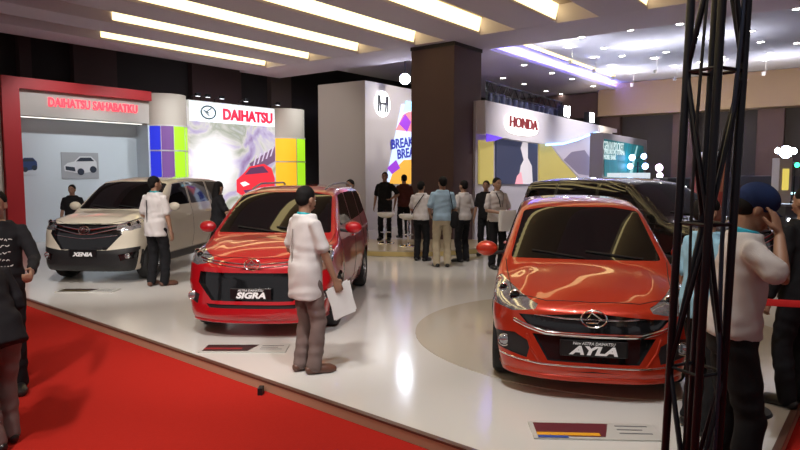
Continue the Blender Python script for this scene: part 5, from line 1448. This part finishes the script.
# ------------------------------------------------------------ small furniture
stool0 = None
for i, (px, py) in enumerate(((386, 243), (408, 246))):
    p = at_z(px, py, .12)
    if stool0 is None:
        s0 = stool0 = empty('bar_stool', p)
        mk('seat', G().loft([((0, 0, .60), .10, .10), ((0, 0, .64), .19, .18), ((0, 0, .70), .21, .19), ((0, 0, .72), .19, .17)], 24, 2.2), mat('seat_white', (.72, .70, .66), .3), s0, smooth=True)
        mk('stem', G().tube([(0, 0, .02), (0, 0, .61)], .022, n=10), chrome_m, s0, smooth=True)
        mk('base_disc', G().lathe([(.0, .0), (.20, .0), (.19, .015), (.04, .03), (0, .03)], 28), chrome_m, s0, smooth=True)
        pts = [Vector((.12*math.cos(t), .12*math.sin(t) - .0, .26)) for t in [2*PI*k/18 for k in range(19)]]
        mk('foot_ring', G().tube(pts, .010, n=6, side=(0, 0, 1), caps=False), chrome_m, s0, smooth=True)
    else: s0 = copy_tree(stool0); s0.location = p
    props(s0, ['white bar stool in front of the person in black, left of its pair', 'white bar stool beside the huddle of three men, right of its pair'][i], 'stool', 'white bar stools on the round stage')
# spec plates on the floor
def spec(px, py, rz, label, cols):
    p = at_z(px, py); r = empty('floor_plate', (p.x, p.y, 0), rz, label, 'sign')
    mk('plate', G().box(-.43, .43, -.14, .14, .0005, .012), mat('plate_pale', (.50, .49, .46), .3), r)
    mk('dark_band', G().prism([(-.40, -.11), (.05, -.11), (.12, .11), (-.40, .11)], 0, .002).xf(Matrix.Translation((0, 0, .0125)) @ Matrix(((1, 0, 0, 0), (0, 0, 1, 0), (0, 1, 0, 0), (0, 0, 0, 1)))), mat(cols[0][0], cols[0][1], .4), r)
    for k, (c, y0, y1, x1) in enumerate(cols[1:]): mk('colour_band', G().box(-.40, x1, y0, y1, .015, .017), mat('band_%d' % int(c[0]*1000+c[1]*100), c, .4), r)
    g = G()
    for k in range(4): g.box(.16, .38 - .05*(k % 2), .07 - .05*k, .085 - .05*k, .0125, .014)
    for k in range(3): mk('print_line', G().box(.16, .38 - .05*(k % 2), .07 - .06*k, .085 - .06*k, .0125, .014), mat('print_grey', (.15, .15, .16), .5), r)
    return r
spec(594, 432, D(-3), 'floor plate with maroon, orange and blue print in front of the orange-red hatchback', [('band_maroon', (.12, .02, .03)), ((.75, .35, .02), -.10, -.055, .02), ((.03, .08, .35), -.138, -.105, -.2)])
spec(245, 349, D(0), 'floor plate with dark red print in front of the red minivan', [('band_dark', (.035, .02, .02)), ((.30, .03, .03), -.06, -.01, -.02)])
spec(88, 291, D(0), 'floor plate with dark print in front of the cream minivan', [('band_dark', (.035, .02, .02)), ((.10, .08, .03), -.06, -.01, .03)])
# belt barrier at the right
def post(px, Y, label):
    p = at_y(px, 300, Y); r = empty('barrier_post', (p.x, p.y, 0), 0, label, 'barrier')
    mk('pole', G().tube([(0, 0, .02), (0, 0, .90)], .030, n=14), chrome_m, r, smooth=True); mk('base_disc', G().lathe([(0, 0), (.17, 0), (.16, .02), (.04, .03), (0, .03)], 28), black_m, r, smooth=True)
    return Vector((p.x, p.y, 0))
pa = post(752, 4.5, 'chrome barrier post hidden behind the capped man'); pb = post(836, 4.35, 'chrome barrier post just outside the right edge')
dd = (pb-pa).normalized()
g = G().tube([pa + dd*.035 + Vector((0, 0, .83)), pb - dd*.035 + Vector((0, 0, .83))], .026, n=8, side=(0, 0, 1), flat=.12)
mk('barrier_belt', g, mat('belt_red', (.70, .02, .02), .6), label='red belt of the barrier stretched at the right edge', cat='barrier')
w = bpy.data.worlds.new('world'); SC.world = w; w.use_nodes = True
w.node_tree.nodes['Background'].inputs[0].default_value = (.60, .58, .60, 1); w.node_tree.nodes['Background'].inputs[1].default_value = WORLD
def spot(loc, tgt, e, c=(1, .95, .90), size=1.1, r=.12):  # unseen lamps without fixtures, added to brighten cars, people, booths and walls
    o = lamp('fill_spot', 'SPOT', loc, e*2.2, c, spot_size=size, spot_blend=.7, shadow_soft_size=r)
    d = Vector(tgt) - Vector(loc); o.rotation_euler = d.to_track_quat('-Z', 'Y').to_euler(); return o
spot((1.0, 2.2, 4.9), (1.7, 5.6, .6), 130)
spot((-1.6, 3.6, 4.9), (-1.5, 7.4, .6), 230)
spot((-4.2, 6.6, 4.9), (-4.7, 10.8, .6), 330)
spot((.2, 3.2, 4.9), (.2, 5.4, 0), 160, (.95, .97, 1.0), 1.5)
spot((-3.2, 2.2, 4.9), (-3.2, 5.0, 0), 110, (1, .9, .8), 1.5)
spot((.5, 10.5, 4.9), (.4, 12.5, 0), 130)
spot((5.5, 7.5, 4.9), (5.5, 10.5, 0), 120, (1, .9, .8), 1.5)
for k in (1.2, 3.2, 5.0, 7.0, 9.3):
    p = FD @ Vector((k, -2.6, 4.9)); q = FD @ Vector((k, .6, 2.0)); spot(p, q, 130, (.93, .97, 1.0), 1.2)
p = FR @ Vector((1.2, -3.0, 4.9)); spot(p, FR @ Vector((1.5, 0, 3.0)), 190, (1, .95, .92), 1.3)
p = FR @ Vector((-4.0, 1.5, 4.9)); spot(p, FR @ Vector((-.3, 2.0, 3.0)), 90, (1, .90, .80), 1.2)
p = FS @ Vector((2.5, -3.2, 5.2)); spot(p, FS @ Vector((2.5, 0, 2.6)), 230, (1, .95, 1), 1.3)
p = FS @ Vector((7.5, -3.2, 5.3)); spot(p, FS @ Vector((7.5, 0, 2.6)), 230, (1, .95, 1), 1.3)
for k in (1, 6, 11):
    p = Fb @ Vector((xa+k, -4.5, 3.4)); spot(p, Fb @ Vector((xa+k, -.9, 5)), 75, (1, .86, .66), 2.2)
spot((-3.0, 1.5, 4.9), (-3.6, 4.6, .9), 200, (1, .93, .86), 1.2)  # added for the people and carpet at the left front
# unseen lamps added to brighten the far ceiling
for px, py in ((560, 40), (640, 45), (720, 35), (620, 70), (700, 66), (780, 55)):
    p = at_z(px, py, 5.6); o = lamp('ceiling_fill_lamp', 'SPOT', (p.x, p.y, 4.3), 130, (.86, .88, 1.0), spot_size=2.4, spot_blend=1.0, shadow_soft_size=.2); o.rotation_euler = (PI, 0, 0)
cam = bpy.data.cameras.new('camera'); co = bpy.data.objects.new('camera', cam); COL.objects.link(co)
cam.sensor_width = 36; cam.lens = 36*F/800; cam.clip_end = 200
co.location = (0, 0, HC); co.rotation_euler = (PI/2 - PITCH, 0, 0)
SC.camera = co
SC.view_settings.view_transform = 'Standard'; SC.view_settings.look = 'None'; SC.view_settings.gamma = 1.0
SC.view_settings.use_curve_mapping = False
SC.view_settings.exposure = EXPO
